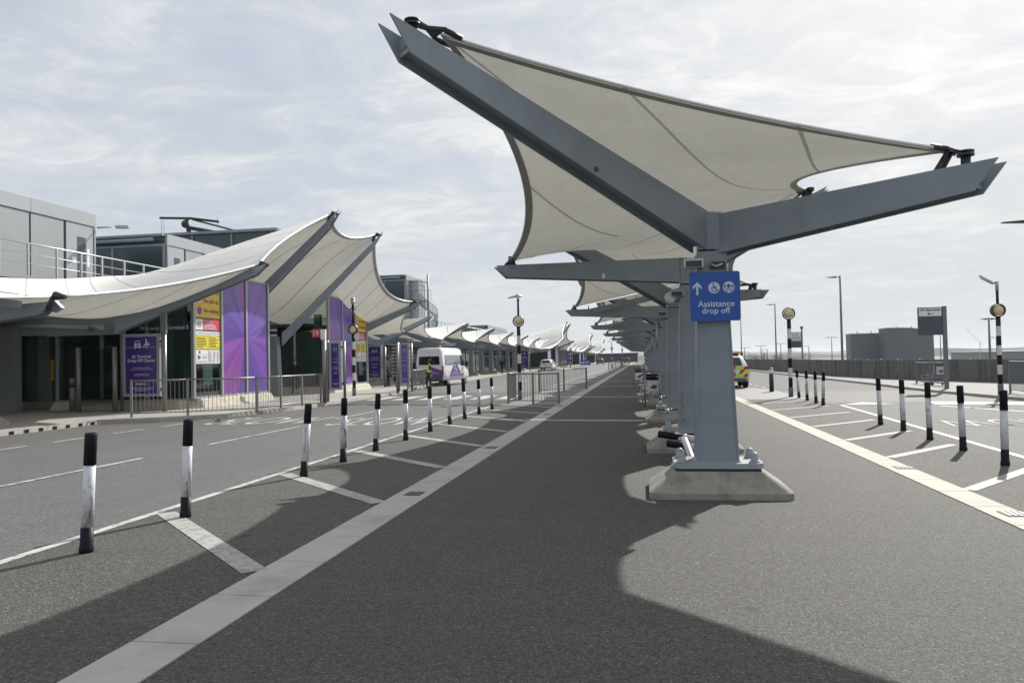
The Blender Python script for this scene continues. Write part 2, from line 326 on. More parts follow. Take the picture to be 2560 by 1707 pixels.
    def build(s, name, mats, parent=None, frame=None, smooth=None):
        me = bpy.data.meshes.new(name)
        vs = s.v
        if parent is not None and frame is not False:
            M = FR.get(parent.name)
            if M is not None: vs = [tuple(M @ Vector(v)) for v in vs]
        me.from_pydata(vs, [], s.f); 
        for m_ in (mats if isinstance(mats, (list, tuple)) else [mats]): me.materials.append(m_)
        me.polygons.foreach_set('material_index', s.mi); me.polygons.foreach_set('use_smooth', s.sm)
        if s.uv:
            ul = me.uv_layers.new(name='UVMap')
            for l in me.loops: ul.data[l.index].uv = s.uv.get(l.vertex_index, (0, 0))
        o = bpy.data.objects.new(name, me); COL.objects.link(o)
        if parent is not None:
            o.parent = parent
            if parent.name in FR: FR[o.name] = FR[parent.name]
        return o
FR = {}     # world->thing frame
_tc = {}
def text_geo(body, bold=0):
    k = (body, bold)
    if k in _tc: return _tc[k]
    c = bpy.data.curves.new('t', 'FONT'); c.body = body; c.offset = bold; c.resolution_u = 3; c.align_x = 'LEFT'
    o = bpy.data.objects.new('t', c); COL.objects.link(o)
    me = bpy.data.meshes.new_from_object(o.evaluated_get(bpy.context.evaluated_depsgraph_get()))
    vs = [(v.co.x, v.co.y) for v in me.vertices]; fs = [tuple(p.vertices) for p in me.polygons]
    bpy.data.objects.remove(o); bpy.data.meshes.remove(me); bpy.data.curves.remove(c)
    xs = [v[0] for v in vs]; ys = [v[1] for v in vs]
    _tc[k] = (vs, fs, (min(xs), max(xs), min(ys), max(ys))); return _tc[k]

def tag(o, label=None, cat=None, group=None, kind=None):
    if label: o['label'] = label
    if cat: o['category'] = cat
    if group: o['group'] = group
    if kind: o['kind'] = kind
    return o
def thing(name, label, cat, loc=(0, 0, 0), rz=0, group=None):
    o = bpy.data.objects.new(name, None); COL.objects.link(o); o.location = loc; o.rotation_euler = (0, 0, rz); o.empty_display_size = .2
    FR[o.name] = (Matrix.Translation(loc) @ Matrix.Rotation(rz, 4, 'Z')).inverted()
    return tag(o, label, cat, group)
def lthing(name, label, cat, group=None):   # thing built in its own local frame, placed afterwards
    o = bpy.data.objects.new(name, None); COL.objects.link(o); o.empty_display_size = .2; return tag(o, label, cat, group)
def struct(name, mb, m): return tag(mb.build(name, m), kind='structure')
def kids(o): return [c for c in bpy.data.objects if c.parent == o]
def dup(root, loc, rz=0, label=None, group=None):
    r = root.copy(); COL.objects.link(r); r.location = loc; r.rotation_euler = (0, 0, rz)
    if label: r['label'] = label
    if group: r['group'] = group
    for ch in kids(root):
        c = ch.copy(); COL.objects.link(c); c.parent = r
        for g in kids(ch):
            d = g.copy(); COL.objects.link(d); d.parent = c
    return r

# ================================================================ GROUND
def strip_quads(mb, poly_a, poly_b, z, mi=0):
    for i in range(len(poly_a)-1):
        a, b, c, d = poly_a[i], poly_a[i+1], poly_b[i+1], poly_b[i]
        mb.sheet([(d[0], d[1], z), (c[0], c[1], z), (b[0], b[1], z), (a[0], a[1], z)][::1], mi)
mb = MB(); mb.sheet([(-9000, -3000, -8), (9000, -3000, -8), (9000, 15000, -8), (-9000, 15000, -8)]); struct('ground', mb, farground)
# elevated forecourt deck: left road, island, right road
mb = MB(); mb.box(-60, 13, -25, 480, -1.2, -.02); struct('forecourt_deck', mb, concrete)
mb = MB(); mb.sheet([(12.98, -25, -.02), (26, -25, -.02), (26, 26, -.02), (18.4, 36, -.02), (16.2, 41, -.02), (13.8, 48, -.02), (12.98, 55, -.02)])
struct('deck_edge', mb, concrete)
mb = MB(); mb.sheet([(-16, -25, 0), (-2.97, -25, 0), (-2.97, 480, 0), (-22, 480, 0), (-22, 60, 0), (-16, 60, 0)]); struct('left_road', mb, road_l)
mb = MB(); mb.sheet([(-2.97, -25, 0.0), (3.62, -25, 0.0), (3.62, 480, 0.0), (-2.97, 480, 0.0)]); struct('island', mb, island)
mb = MB(); mb.sheet([(3.62, -25, 0.0), (24, -25, 0.0), (24, 26, 0.0), (13.2, 46, 0), (13.2, 480, 0.0), (3.62, 480, 0)]); struct('right_road', mb, road_r)
mb = MB(); mb.sheet([(-5.3, -25, .004), (-2.97, -25, .004), (-2.97, 27.0, .004), (-5.3, 27.0, .004)]); struct('left_bay', mb, bay_l)
mb = MB(); mb.sheet([(3.62, -25, .004), (4.6, -25, .004), (5.55, 12, .004), (6.0, 25.2, .004), (6.0, 29, .004), (3.62, 29, .004)]); struct('right_bay', mb, bay_l)
mb = MB(); mb.sheet([(-5.0, 27.0, .004), (-2.97, 27.0, .004), (-2.97, 44, .004), (-5.0, 44, .004)]); mb.sheet([(3.62, 29, .004), (5.9, 29, .004), (5.9, 37, .004), (3.62, 46, .004)]); struct('island_crossing_pavement', mb, cross_p)
# crossing plateaux
mb = MB(); mb.sheet([(-12.3, 29.4, .006), (-5.0, 27.2, .006), (-5.0, 38, .006), (-13.2, 39, .006)]); struct('left_crossing_table', mb, asphalt('crossing_asphalt', (.085, .084, .08), .3, .7, .2, 90, .3))
mb = MB(); mb.sheet([(5.95, 26.2, .006), (11.5, 26.2, .006), (11.2, 34, .006), (5.9, 35, .006)]); struct('right_crossing_table', mb, asphalt('crossing_asphalt_pale', (.15, .138, .13), .3, .78, .2, 90, .3))
# dark ramp joint
mb = MB(); mb.sheet([(-12.15, 28.45, .010), (-4.9, 26.8, .010), (-4.9, 27.05, .010), (-12.15, 28.8, .010)]); struct('left_ramp_joint', mb, blackpaint)
# flush paver strips with joints
def paver_strip(name, x0, x1, y0, y1, mt, step=.9):
    mb = MB(); y = y0
    while y < y1:
        e = min(y+step, y1); mb.box(x0, x1, y+.006, e-.006, -.01, .009); y = e
        if y > 60: step = 6
    mb.box(x0+.01, x1-.01, y0, y1, -.012, .003, 1)
    return struct(name, mb, [mt, bay_l])
strip_m = mat('strip_stone', (.43, .42, .385), .8, var=.12, vscale=3, bump=.15, bscale=60, stain=(.27, .26, .24), stain_amt=.6, stain_scale=1.6)
strip_m2 = mat('strip_stone_right', (.44, .42, .36), .8, var=.12, vscale=3, bump=.15, bscale=60, stain=(.36, .34, .28), stain_amt=.5, stain_scale=1.6)
paver_strip('left_paver_strip', -2.98, -2.56, -4, 300, strip_m)
paver_strip('right_paver_strip', 3.30, 3.64, -4, 300, strip_m2)
rust = mat('rusty_iron', (.13, .075, .055), .8, var=.4, vscale=25, bump=.5, bscale=80)
for i, (x, y, w) in enumerate([(-2.86, 9.05, .2), (-2.86, 13.9, .2), (-2.86, 22.3, .2), (-2.86, 26.2, .2), (3.42, 11.4, .24), (3.42, 8.2, .24), (3.45, 27.3, .2)]):
    mb = MB(); mb.box(x, x+w, y-.13, y+.13, .002, .014)
    for k in range(4): mb.box(x+.02+k*w*.22, x+.05+k*w*.22, y-.1, y+.1, .014, .018, 1)
    nth = ['nearest', 'second nearest', 'third nearest', 'farthest'][i] if i < 4 else ['second nearest', 'nearest', 'farthest'][i-4]
    tag(mb.build('drain_cover', [rust, darksteel]), f"{nth} small rusty iron cover set in the {'left' if i < 4 else 'right'} pale paver strip", 'drain cover', group='rusty covers in the paver strips')
# painted lines
mb = MB()
def lsheet(mb, a, b, w, z=.0085, mi=0, sq=None):
    a = Vector((a[0], a[1], 0)); b = Vector((b[0], b[1], 0)); d = (b-a).normalized(); n = Vector((-d.y, d.x, 0))*w/2
    L = (b-a).length; k = max(1, int(L/4)); 
    for i in range(k):
        p = a+(b-a)*i/k; q = a+(b-a)*(i+1)/k
        mb.sheet([(v.x, v.y, z) for v in (p-n, q-n, q+n, p+n)], mi)
lsheet(mb, (-5.34, -20), (-5.30, 26.6), .11); lsheet(mb, (5.25, 4), (5.62, 14.3), .11); lsheet(mb, (5.62, 14.3), (6.05, 25.2), .11)
for y0, y1 in [(1, 3.2), (5.5, 6.6), (8.0, 12.4), (14.5, 18.85), (21.2, 25.3)]: lsheet(mb, (-8.8, y0), (-8.78, y1), .1)
for k in range(7): lsheet(mb, (-12.87, 9.25+1.96*k), (-12.87, 10.45+1.96*k), .1)
for y in range(44, 250, 6): lsheet(mb, (-8.8, y), (-8.8, y+3), .1)
lsheet(mb, (-5.3, 46), (-5.3, 250), .11)
for k in range(12): lsheet(mb, (5.9, 37+k*2.2), (5.9, 38+k*2.2), .1)
lsheet(mb, (8.6, 24.4), (10.8, 19.2), .12); lsheet(mb, (10.9, 24), (11.0, 6), .1)
for y0, y1 in [(10, 13), (-2, 4)]: lsheet(mb, (8.2, y0), (8.2, y1), .1)
def fit_text(mb, body, x0, x1, y0, y1, rot=False, z=.0085, bold=.01):
    ax, up = ((1, 0, 0), (0, 1, 0)) if not rot else ((-1, 0, 0), (0, -1, 0))
    mb.text(body, ((x0+x1)/2, (y0+y1)/2, z), ax, up, width=x1-x0, height=y1-y0, lift=0, bold=bold)
fit_text(mb, 'SLOW', -12.1, -9.1, 19.6, 22.0, bold=0); fit_text(mb, 'SLOW', -8.3, -5.6, 19.0, 21.5, bold=0)
for k in range(6):    # zebra bars
    x = -11.5+1.16*k; lsheet(mb, (x, 31.6-.03*k), (x, 35.0-.03*k), .62, .0105)
for x, y in [(-10.9, 28.1), (-9.2, 27.6), (-7.4, 27.2), (-9.0, 39.6), (-7.0, 39.6)]: lsheet(mb, (x, y-.6), (x+.5, y+.1), .14, .012)
mb.sheet([(6.15, 25.35, .0095), (7.7, 25.5, .0095), (7.0, 26.5, .0095)]); mb.sheet([(8.75, 25.1, .0095), (11.7, 24.2, .0095), (11.7, 25.7, .0095), (8.95, 26.5, .0095)])
struct('painted_road_lines', mb, linem)
mb = MB()
for k in range(-1, 8): y = 7.75+2.86*k; lsheet(mb, (-5.2, y), (-3.0, y-2.16), .2, .0095)
for y in (9.6, 12.5, 15.0, 17.8, 20.4, 23.2, 26.3): lsheet(mb, (3.66, y), (5.1+(y-9.6)*.04, y+1.75), .16, .0095)
lsheet(mb, (3.66, 7.0), (4.9, 8.5), .2, .0095)
lsheet(mb, (-2.5, 33.2), (.1, 33.6), .14, .0095); lsheet(mb, (-2.5, 52), (.1, 52.4), .5, .0095)
fit_text(mb, 'SLOW', 6.5, 9.3, 17.7, 19.3, True, .0095, -.012)
struct('faded_bay_lines', mb, line_faint)

# pavements and kerbs
kl = [(-15.6, -25), (-15.6, 20.2), (-14.2, 20.9), (-12.85, 22.3), (-12.15, 25.5), (-12.1, 37.2), (-13.2, 43), (-13.75, 50), (-13.95, 62), (-15.0, 76), (-15.2, 95), (-15.2, 480)]
mb = MB()
back = [(-48, y) for x, y in kl]
for i in range(len(kl)-1):
    a, b = kl[i], kl[i+1]; mb.sheet([(-48, a[1], .12), (a[0]-.14, a[1], .12), (b[0]-.14, b[1], .12), (-48, b[1], .12)])
struct('left_pavement', mb, pave)
mb = MB()
for i in range(len(kl)-1):
    a, b = Vector(kl[i]), Vector(kl[i+1]); L = (b-a).length; k = max(1, int(L/.9)) if a.y < 60 and i else max(1, int(L/2.0))
    for j in range(k):
        p = a+(b-a)*(j/k); q = a+(b-a)*((j+1)/k-.01/L); mb.hexa([(p.x-.14, p.y, -.01), (p.x, p.y, -.01), (q.x, q.y, -.01), (q.x-.14, q.y, -.01)], [(p.x-.14, p.y, .125), (p.x-.015, p.y, .125), (q.x-.015, q.y, .125), (q.x-.14, q.y, .125)])
for k in range(7): mb.box(-15.615, -15.585, 16.9+.48*k, 17.02+.48*k, .01, .09, 1)
struct('left_kerb', mb, [kerbm, blackpaint])
kr = [(12.6, -25), (12.6, 20), (12.2, 24), (11.75, 26.4), (11.25, 31.3), (11.2, 34.6), (11.3, 41), (10.9, 81), (9.6, 150), (9.6, 200)]
mb = MB()
for i in range(len(kr)-1):
    a, b = kr[i], kr[i+1]; e0 = 24 if a[1] < 26 else 13.2+max(0, 46-a[1])*.5; e1 = 24 if b[1] < 26 else 13.2+max(0, 46-b[1])*.5
    mb.sheet([(a[0]+.14, a[1], .10), (e0, a[1], .10), (e1, b[1], .10), (b[0]+.14, b[1], .10)])
struct('right_pavement', mb, mat('right_paving', (.17, .165, .155), .8, var=.2, vscale=2, bump=.2, bscale=50))
mb = MB()
for i in range(len(kr)-1):
    a, b = Vector(kr[i]), Vector(kr[i+1]); L = (b-a).length; k = max(1, int(L/.9))
    for j in range(k):
        p = a+(b-a)*(j/k); q = a+(b-a)*((j+1)/k-.012/L); mb.hexa([(p.x, p.y, -.01), (p.x+.14, p.y, -.01), (q.x+.14, q.y, -.01), (q.x, q.y, -.01)], [(p.x+.015, p.y, .105), (p.x+.14, p.y, .105), (q.x+.14, q.y, .105), (q.x+.015, q.y, .105)])
struct('right_kerb', mb, kerbm)
mb = MB(); mb.box(12.3, 15.6, 33.0, 33.0+.2, .1, .1001) if 0 else None

# parapet wall along the deck edge
wp = [(9.9, 170), (11.0, 120), (11.75, 89.7), (12.9, 54), (13.9, 47), (16.2, 40), (18.6, 34), (23, 25), (23, -20)]
t = thing('parapet_wall', 'long stained concrete parapet wall along the far side of the right road', 'wall', (12, 60, 0))
mb = MB(); ms = MB(); mj = MB()
for i in range(len(wp)-1):
    a, b = Vector(wp[i]), Vector(wp[i+1]); d = (b-a).normalized(); n = Vector((-d.y, d.x))*.2; L = (b-a).length; k = max(1, int(L/2.6))
    for j in range(k):
        p = a+d*(L*j/k); q = a+d*(L*(j+1)/k-.02); h = 1.19
        mb.hexa([(p.x, p.y, -.6), (q.x, q.y, -.6), (q.x+n.x, q.y+n.y, -.6), (p.x+n.x, p.y+n.y, -.6)], [(p.x, p.y, h), (q.x, q.y, h), (q.x+n.x, q.y+n.y, h), (p.x+n.x, p.y+n.y, h)])
        for u in (.2, .7):
            s_ = p+(q-p)*u+n*.5; ms.lathe((s_.x, s_.y, h), [(.035, 0), (.035, .035), (.015, .045)], 8)
    mj.hexa([(a.x+n.x*.1, a.y+n.y*.1, -.6), (b.x+n.x*.1, b.y+n.y*.1, -.6), (b.x+n.x*.9, b.y+n.y*.9, -.6), (a.x+n.x*.9, a.y+n.y*.9, -.6)], [(a.x+n.x*.1, a.y+n.y*.1, 1.17), (b.x+n.x*.1, b.y+n.y*.1, 1.17), (b.x+n.x*.9, b.y+n.y*.9, 1.17), (a.x+n.x*.9, a.y+n.y*.9, 1.17)])
mb.build('wall_panel', conc_wall, t); ms.build('coping_stud', white, t); mj.build('joint_filler', darkin, t)

# ================================================================ CANOPIES
def bez(a, b, bow, n=24):
    """curve a->b bowed by vector bow at the middle (parabola)"""
    a, b, bow = Vector(a), Vector(b), Vector(bow)
    return [a.lerp(b, i/n)+bow*(4*(i/n)*(1-i/n)) for i in range(n+1)]
def coons(c00, c10, c11, c01, bows, n=24, lift=0):
    """c00->c10 s-axis, c00->c01 t-axis. bows: bottom(00-10), right(10-11), top(01-11), left(00-01)"""
    B = bez(c00, c10, bows[0], n); T = bez(c01, c11, bows[2], n); L = bez(c00, c01, bows[3], n); Rr = bez(c10, c11, bows[1], n)
    P = [[None]*(n+1) for _ in range(n+1)]
    c00, c10, c11, c01 = map(Vector, (c00, c10, c11, c01))
    for j in range(n+1):
        t_ = j/n
        for i in range(n+1):
            s_ = i/n
            p = B[i]*(1-t_)+T[i]*t_+L[j]*(1-s_)+Rr[j]*s_-(c00*(1-s_)*(1-t_)+c10*s_*(1-t_)+c01*(1-s_)*t_+c11*s_*t_)
            P[j][i] = p+Vector((0, 0, lift*16*s_*(1-s_)*t_*(1-t_)))
    return P, B, T, L, Rr
def grid_mesh(P, uvf=None):
    mb = MB(); n = len(P)-1; m_ = len(P[0])-1
    vs = [p for row in P for p in row]
    mb.add(vs, [(j*(m_+1)+i, j*(m_+1)+i+1, (j+1)*(m_+1)+i+1, (j+1)*(m_+1)+i) for j in range(n) for i in range(m_)], 0, True)
    for j in range(n+1):
        for i in range(m_+1): mb.uv[j*(m_+1)+i] = uvf(i/m_, j/n) if uvf else (i/m_, j/n)
    return mb
def band(curve, inner, w=.09, drop=.012):
    """hem strip just under the fabric, from the edge curve inwards"""
    mb = MB(); vs = []
    for p, q in zip(curve, inner):
        d = (q-p); d = d.normalized()*w if d.length > 1e-6 else Vector((0, 0, 0)); vs += [p+Vector((0, 0, -drop)), p+d+Vector((0, 0, -drop))]
    mb.add(vs, [(2*i, 2*i+1, 2*i+3, 2*i+2) for i in range(len(curve)-1)], 0, True); return mb
def beam(mb, root, tip, w=.28, d0=.46, d1=.24, nose=.20, th=.022):
    """open channel: two side plates and a bottom plate; root/tip are points on the TOP centre line"""
    a, b = Vector(root), Vector(tip); h = Vector((b.x-a.x, b.y-a.y, 0)).normalized(); s = Vector((h.y, -h.x, 0)); L = Vector((b.x-a.x, b.y-a.y, 0)).length
    e = b-(b-a)*(nose/L)
    for sg in (-1, 1):
        o = s*(sg*w/2); pts = [a+o, b+o, e+o+Vector((0, 0, -d1)), a+o+Vector((0, 0, -d0))]
        mb.poly(pts, s*(-sg*th))
    z = .075
    o1 = s*(w/2-th-.004); q = [a-o1+Vector((0, 0, -d0+z)), a+o1+Vector((0, 0, -d0+z)), e+o1+Vector((0, 0, -d1+z)), e-o1+Vector((0, 0, -d1+z))]
    mb.hexa(q, [p+Vector((0, 0, .025)) for p in q])
    # end diaphragm
    f = e-(b-a)*(.02/L); q = [f-o1+Vector((0, 0, -d1+.04)), f+o1+Vector((0, 0, -d1+.04)), f+o1+Vector((0, 0, -.05)), f-o1+Vector((0, 0, -.05))]; mb.poly(q, h*.02)
    if nose > .1: mb.lathe(tuple(f+h*.02+Vector((0, 0, -d1*.5))), [(.03, 0), (.03, .03), (.015, .05)], 10, 0, 'y' if abs(h.y) > abs(h.x) else 'x')
def tip_fitting(mb, tip, cor, root, strut=True):
    """pin washer on the beam, arm and corner clamp of the membrane"""
    b, c, a = Vector(tip), Vector(cor), Vector(root); d = (b-a).normalized(); L = (b-a).length
    hd = Vector((c.x-a.x, c.y-a.y, 0)).normalized(); n = Vector((-hd.y, hd.x, 0)); q = b-d*.30
    pin = q+Vector((0, 0, .12)); sd = (c-pin).normalized()
    mb.tube([q+Vector((0, 0, -.12)), pin], .045, 8); mb.tube([pin+Vector((0, 0, .015)), pin+Vector((0, 0, .03))], .075, 14); mb.tube([pin+Vector((0, 0, -.02)), pin+Vector((0, 0, .0))], .075, 14)
    m_ = pin.lerp(c, .5); e = c-sd*.02
    mb.poly([pin+n*.06, pin-n*.06, m_-n*.03, e-n*.13, e+n*.13, m_+n*.03], (0, 0, .025))
    mb.tube([c+n*.11-sd*.02, c+n*.10+sd*.16], .028, 8); mb.tube([c-n*.11-sd*.02, c-n*.10+sd*.16], .028, 8)
    if strut:
        t_ = max(0, min(1, (c-b).dot(-d)/L)); f = b-d*(t_*L+.18)+Vector((0, 0, -.12)); mb.tube([c+Vector((0, 0, -.01)), f], [.04, .05], 10)
def footing(parent, x, y, s=1.0):
    mb = MB(); n = 6; r = .12
    def ring(hx, hy, z, rad):
        pts = []
        for qx, qy, a0 in ((1, 1, 0), (-1, 1, 90), (-1, -1, 180), (1, -1, 270)):
            for i in range(5): t_ = R(a0+22.5*i); pts.append((x+qx*(hx-rad)+rad*cos(t_), y+qy*(hy-rad)+rad*sin(t_), z))
        return pts
    rings = [ring(.79, .55, -.02, .10), ring(.79, .55, .072, .10), ring(.775, .535, .085, .10), ring(.505, .35, .278, .05), ring(.49, .34, .284, .05)]
    k = 20; vs = [p for q in rings for p in q]; fs = [(i*k+j, i*k+(j+1) % k, (i+1)*k+(j+1) % k, (i+1)*k+j) for i in range(len(rings)-1) for j in range(k)]; fs.append(tuple((len(rings)-1)*k+j for j in range(k)))
    mb.add(vs, fs, 0); f = mb.build('footing', concrete, parent)
    m2 = MB(); m2.box(x-.47, x+.47, y-.30, y+.30, .283, .315, 1); 
    q = [(x-.50, y-.33), (x+.50, y-.33), (x+.50, y+.33), (x-.50, y+.33)]
    m2.poly([(x-.50, y-.26, .315), (x-.44, y-.33, .315), (x+.44, y-.33, .315), (x+.50, y-.26, .315), (x+.50, y+.26, .315), (x+.44, y+.33, .315), (x-.44, y+.33, .315), (x-.50, y+.26, .315)], (0, 0, .06))
    m2.build('base_plate', [steel_lt, darksteel], parent)
    for sx in (-.41, .41):
        for dy in (-.22, .22):
            m3 = MB(); cx_, cy_ = x+sx, y+dy; m3.lathe((cx_, cy_, .375), [(.065, 0), (.065, .015), (.048, .016), (.048, .075), (.036, .105), (.012, .118)], 8); m3.build('anchor_bolt', steel_lt, parent)
def column(parent, x, y, ztop=2.83, zk=3.30):
    mb = MB()
    def rg(z, hw, hd): return [(x-hw, y-hd, z), (x+hw, y-hd, z), (x+hw, y+hd, z), (x-hw, y+hd, z)]
    mb.hexa(rg(.375, .225, .20), rg(ztop, .145, .15))
    for sg in (-1, 1):  # flange edges, proud of the web
        mb.hexa([(x+sg*.225, y-.212, .375), (x+sg*.243, y-.212, .375), (x+sg*.243, y+.212, .375), (x+sg*.225, y+.212, .375)][::sg], [(x+sg*.145, y-.162, ztop), (x+sg*.163, y-.162, ztop), (x+sg*.163, y+.162, ztop), (x+sg*.145, y+.162, ztop)][::sg])
    mb.hexa([(x-.262, y-.232, .374), (x+.262, y-.232, .374), (x+.262, y+.232, .374), (x-.262, y+.232, .374)], [(x-.244, y-.214, .392), (x+.244, y-.214, .392), (x+.244, y+.214, .392), (x-.244, y+.214, .392)])
    o = mb.build('column', steel, parent)
    m2 = MB(); m2.box(x-.125, x+.125, y-.13, y+.13, ztop-.002, ztop+.022, 1); m2.hexa([(x-.15, y-.165, ztop+.022), (x+.15, y-.165, ztop+.022), (x+.15, y+.165, ztop+.022), (x-.15, y+.165, ztop+.022)], [(x-.15, y-.165, zk), (x+.15, y-.165, zk-.03), (x+.15, y+.165, zk-.03), (x-.15, y+.165, zk)])
    m2.build('knuckle', [steel, darksteel], o)
    m3 = MB(); m3.box(x+.02, x+.12, y-.2245, y-.2, .55, 1.1) ; 
    return o
def access_panel(parent, x, y):
    mb = MB(); z0, z1 = .5, 1.0; mb.box(x-.17, x+.02, y-.206, y-.200, z0, z1); 
    for z in (z0+.04, (z0+z1)/2, z1-.04): mb.lathe((x-.155, y-.206, z), [(.01, 0), (.01, -.006)], 6, 1, 'y')
    mb.build('access_panel', [steel, darksteel], parent)
def floodlight(parent, x, y, z, sx=-1, name='floodlight'):
    mb = MB(); mb.cbox((x, y, z), .22, .16, .10, 0); mb.cbox((x, y-.083, z-.01), .18, .008, .07, 1)
    for k in range(7): mb.cbox((x-.08+k*.027, y+.09, z), .006, .03, .09, 0)
    mb.tube([(x, y+.02, z-.05), (x+.05*sx, y+.1, z-.12), (x+.18*-sx, y+.14, z-.12)], .014, 6); mb.build(name, [galv, darkin], parent)
def light_tube(parent, x, y):
    mb = MB(); mb.tube([(x, y-.55, .33), (x, y+.45, .36)], .045, 10); mb.lathe((x, y-.552, .33), [(.048, 0), (.048, .03)], 10, 0, 'y'); mb.tube([(x, y-.1, .34), (x+.12, y-.05, .36)], .02, 6); mb.build('steel_tube', galv, parent)

XC = .84
def low_left(y): return (-2.36, y-1.1, 3.16)
def high_left(y): return (-2.15, y-3.2, 4.42)
def memb_c(tip, root, back=.62, up=.12):
    a, b = Vector(root), Vector(tip); d = (a-b); L = Vector((d.x, d.y, 0)).length; p = b+d*(back/L); return Vector((p.x, p.y, b.z+ (a.z-b.z)*(back/L)+up))
def membrane(parent, A, B, D_, C_, bows, n=24, m=None, lift=0, edges='BRTL', uvf=None, hem=True):
    P, b, t_, l, r = coons(A, B, D_, C_, bows, n, lift)
    mb = grid_mesh(P, uvf); o = mb.build('membrane', m or memb, parent)
    ins = {'B': (b, P[1]), 'T': (t_, P[-2]), 'L': (l, [row[1] for row in P]), 'R': (r, [row[-2] for row in P])}
    for e in edges:
        if hem: band(*ins[e]).build('hem', membband, o)
        m2 = MB(); m2.tube([p+Vector((0, 0, .012)) for p in ins[e][0]], .016, 8); m2.build('edge_tube', membtube, o)
    return o, P
def centre_row():
    grp = 'white fabric canopies along the central island'
    # ---- module 1 : columns y=9.4 and 13.6
    t = thing('fabric_canopy', 'nearest white fabric canopy, its front column carrying the blue assistance sign', 'canopy', (XC, 9.4, 0), group=grp)
    y1, y2 = 9.4, 13.6
    for y in (y1, y2):
        footing(t, XC, y); c = column(t, XC, y)
        floodlight(t, XC-.22, y-.24, 2.68); 
    access_panel(t, XC, y2); light_tube(t, XC-.28, y2-.4-.6)
    mb = MB(); mb.box(XC-.02, XC+.14, y1-.19, y1-.165, 2.62, 2.70); mb.tube([(XC-.03, y1-.2, 2.68), (XC+.04, y1-.25, 2.64), (XC+.11, y1-.22, 2.67)], .008, 6, 1); mb.build('cable_slot', [darkin, white], t)
    mb = MB(); mb.sphere((XC-.33, y2-.15, 2.62), .10, 12, 0, (1, .8, 1)); mb.tube([(XC-.25, y2-.1, 2.62), (XC-.1, y2, 2.62)], .025, 8); mb.build('loudspeaker', white, t)
    A_t, B_t = (-2.22, 6.6, 4.71), (3.28, 7.6, 3.33); C_t, D_t = low_left(y2), (3.02, 13.0, 4.27)
    rt = [((XC-.12, y1-.05, 3.30), A_t, .46, .25), ((XC+.12, y1-.02, 3.26), B_t, .46, .26), ((XC-.12, y2, 3.30), C_t, .42, .20), ((XC+.12, y2, 3.30), D_t, .40, .22)]
    for r_, tp, d0, d1 in rt:
        mb = MB(); beam(mb, r_, tp, .27, d0, d1); mb.build('beam', steel, t)
    A, B = Vector((-1.79, 7.0, 4.68)), Vector((2.95, 7.9, 3.51)); C_, D_ = Vector((-2.10, 12.5, 3.24)), Vector((2.70, 13.05, 4.25))
    for tp, c, r_ in ((A_t, A, rt[0][0]), (B_t, B, rt[1][0]), (C_t, C_, rt[2][0]), (D_t, D_, rt[3][0])):
        mb = MB(); tip_fitting(mb, tp, c, r_, tp is not A_t); mb.build('tip_clamp', darksteel, t)
    mb = MB(); pz = Vector(rt[0][0]).lerp(Vector(A_t), .42); hh = Vector((A_t[0]-rt[0][0][0], A_t[1]-rt[0][0][1], 0)).normalized(); sd_ = Vector((-hh.y, hh.x, 0)); q_ = pz+sd_*.137+Vector((0, 0, -.30)); mb.tube([q_, q_+sd_*.006], .028, 12); mb.build('drain_hole', darkin, t)
    mb = MB(); mb.rrect((-.62, 12.98, 2.985), .09, .09, .02, (1, 0, 0), (0, 0, 1), .03); mb.build('sensor', white, t)
    # membrane 1
    membrane(t, A, B, D_, C_, [(0, .2, -.04), (-.62, .0, .04), (0, 0, -.02), (.50, .0, -.10)], edges='BRL')
    y3, y4 = 19.8, 25.9
    L3, R3 = Vector((-1.9, y3-2.45, 4.66)), Vector((2.46, y3-2.0, 3.18)); L4, R4 = Vector((-2.1, y4-1.2, 3.26)), Vector((2.70, y4-.6, 4.24))
    membrane(t, C_, D_, R3, L3, [(0, 0, -.02), (-.75, 0, -.25), (0, 0, 0), (.35, 0, -.12)], edges='RL', uvf=lambda s_, t_: (1-s_, t_*1.1+.05))
    # ---- repeated module (local frame, origin at y3)
    def module(label):
        q = thing('fabric_canopy', label, 'canopy', (XC, y3, 0), group=grp)
        for y in (y3, y4):
            footing(q, XC, y); column(q, XC, y); floodlight(q, XC-.30, y-.15, 2.70); access_panel(q, XC, y); light_tube(q, XC-.27, y-.95)
        mb = MB(); mb.tube([(XC-.33, y4-.3, 1.9), (XC-.33, y4-.3, 2.75)], .03, 8); mb.tube([(XC-.33, y4-.3, 1.93), (XC-.15, y4-.2, 1.93)], .015, 6); mb.build('lamp_tube', galv, q)
        tips = [((XC-.12, y3, 3.30), (-2.3, y3-2.8, 4.70), .46, .25), ((XC+.12, y3, 3.28), (2.72, y3-2.2, 3.04), .42, .2), ((XC-.12, y4, 3.30), (-2.36, y4-1.2, 3.18), .42, .2), ((XC+.12, y4, 3.30), (3.02, y4-.6, 4.27), .40, .22)]
        for r_, tp, d0, d1 in tips:
            mb = MB(); beam(mb, r_, tp, .27, d0, d1); mb.build('beam', steel, q)
        for (r_, tp, _, _), c in zip(tips, (L3, R3, L4, R4)):
            mb = MB(); tip_fitting(mb, tp, c, r_); mb.build('tip_clamp', darksteel, q)
        membrane(q, L3, R3, R4, L4, [(0, 0, 0), (-.62, 0, -.2), (0, 0, 0), (.42, 0, -.12)], edges='RL')
        # straight gutter member between low left and high right tips, fabric clipped along it
        mb = MB(); a, b = L4+Vector((.25, .12, -.10)), R4+Vector((0, .12, -.12)); d = (b-a).normalized()
        mb.poly([a, b, b+Vector((0, 0, -.10)), a.lerp(b, .45)+Vector((0, 0, -.20)), a+Vector((0, 0, -.16))], (0, .10, 0))
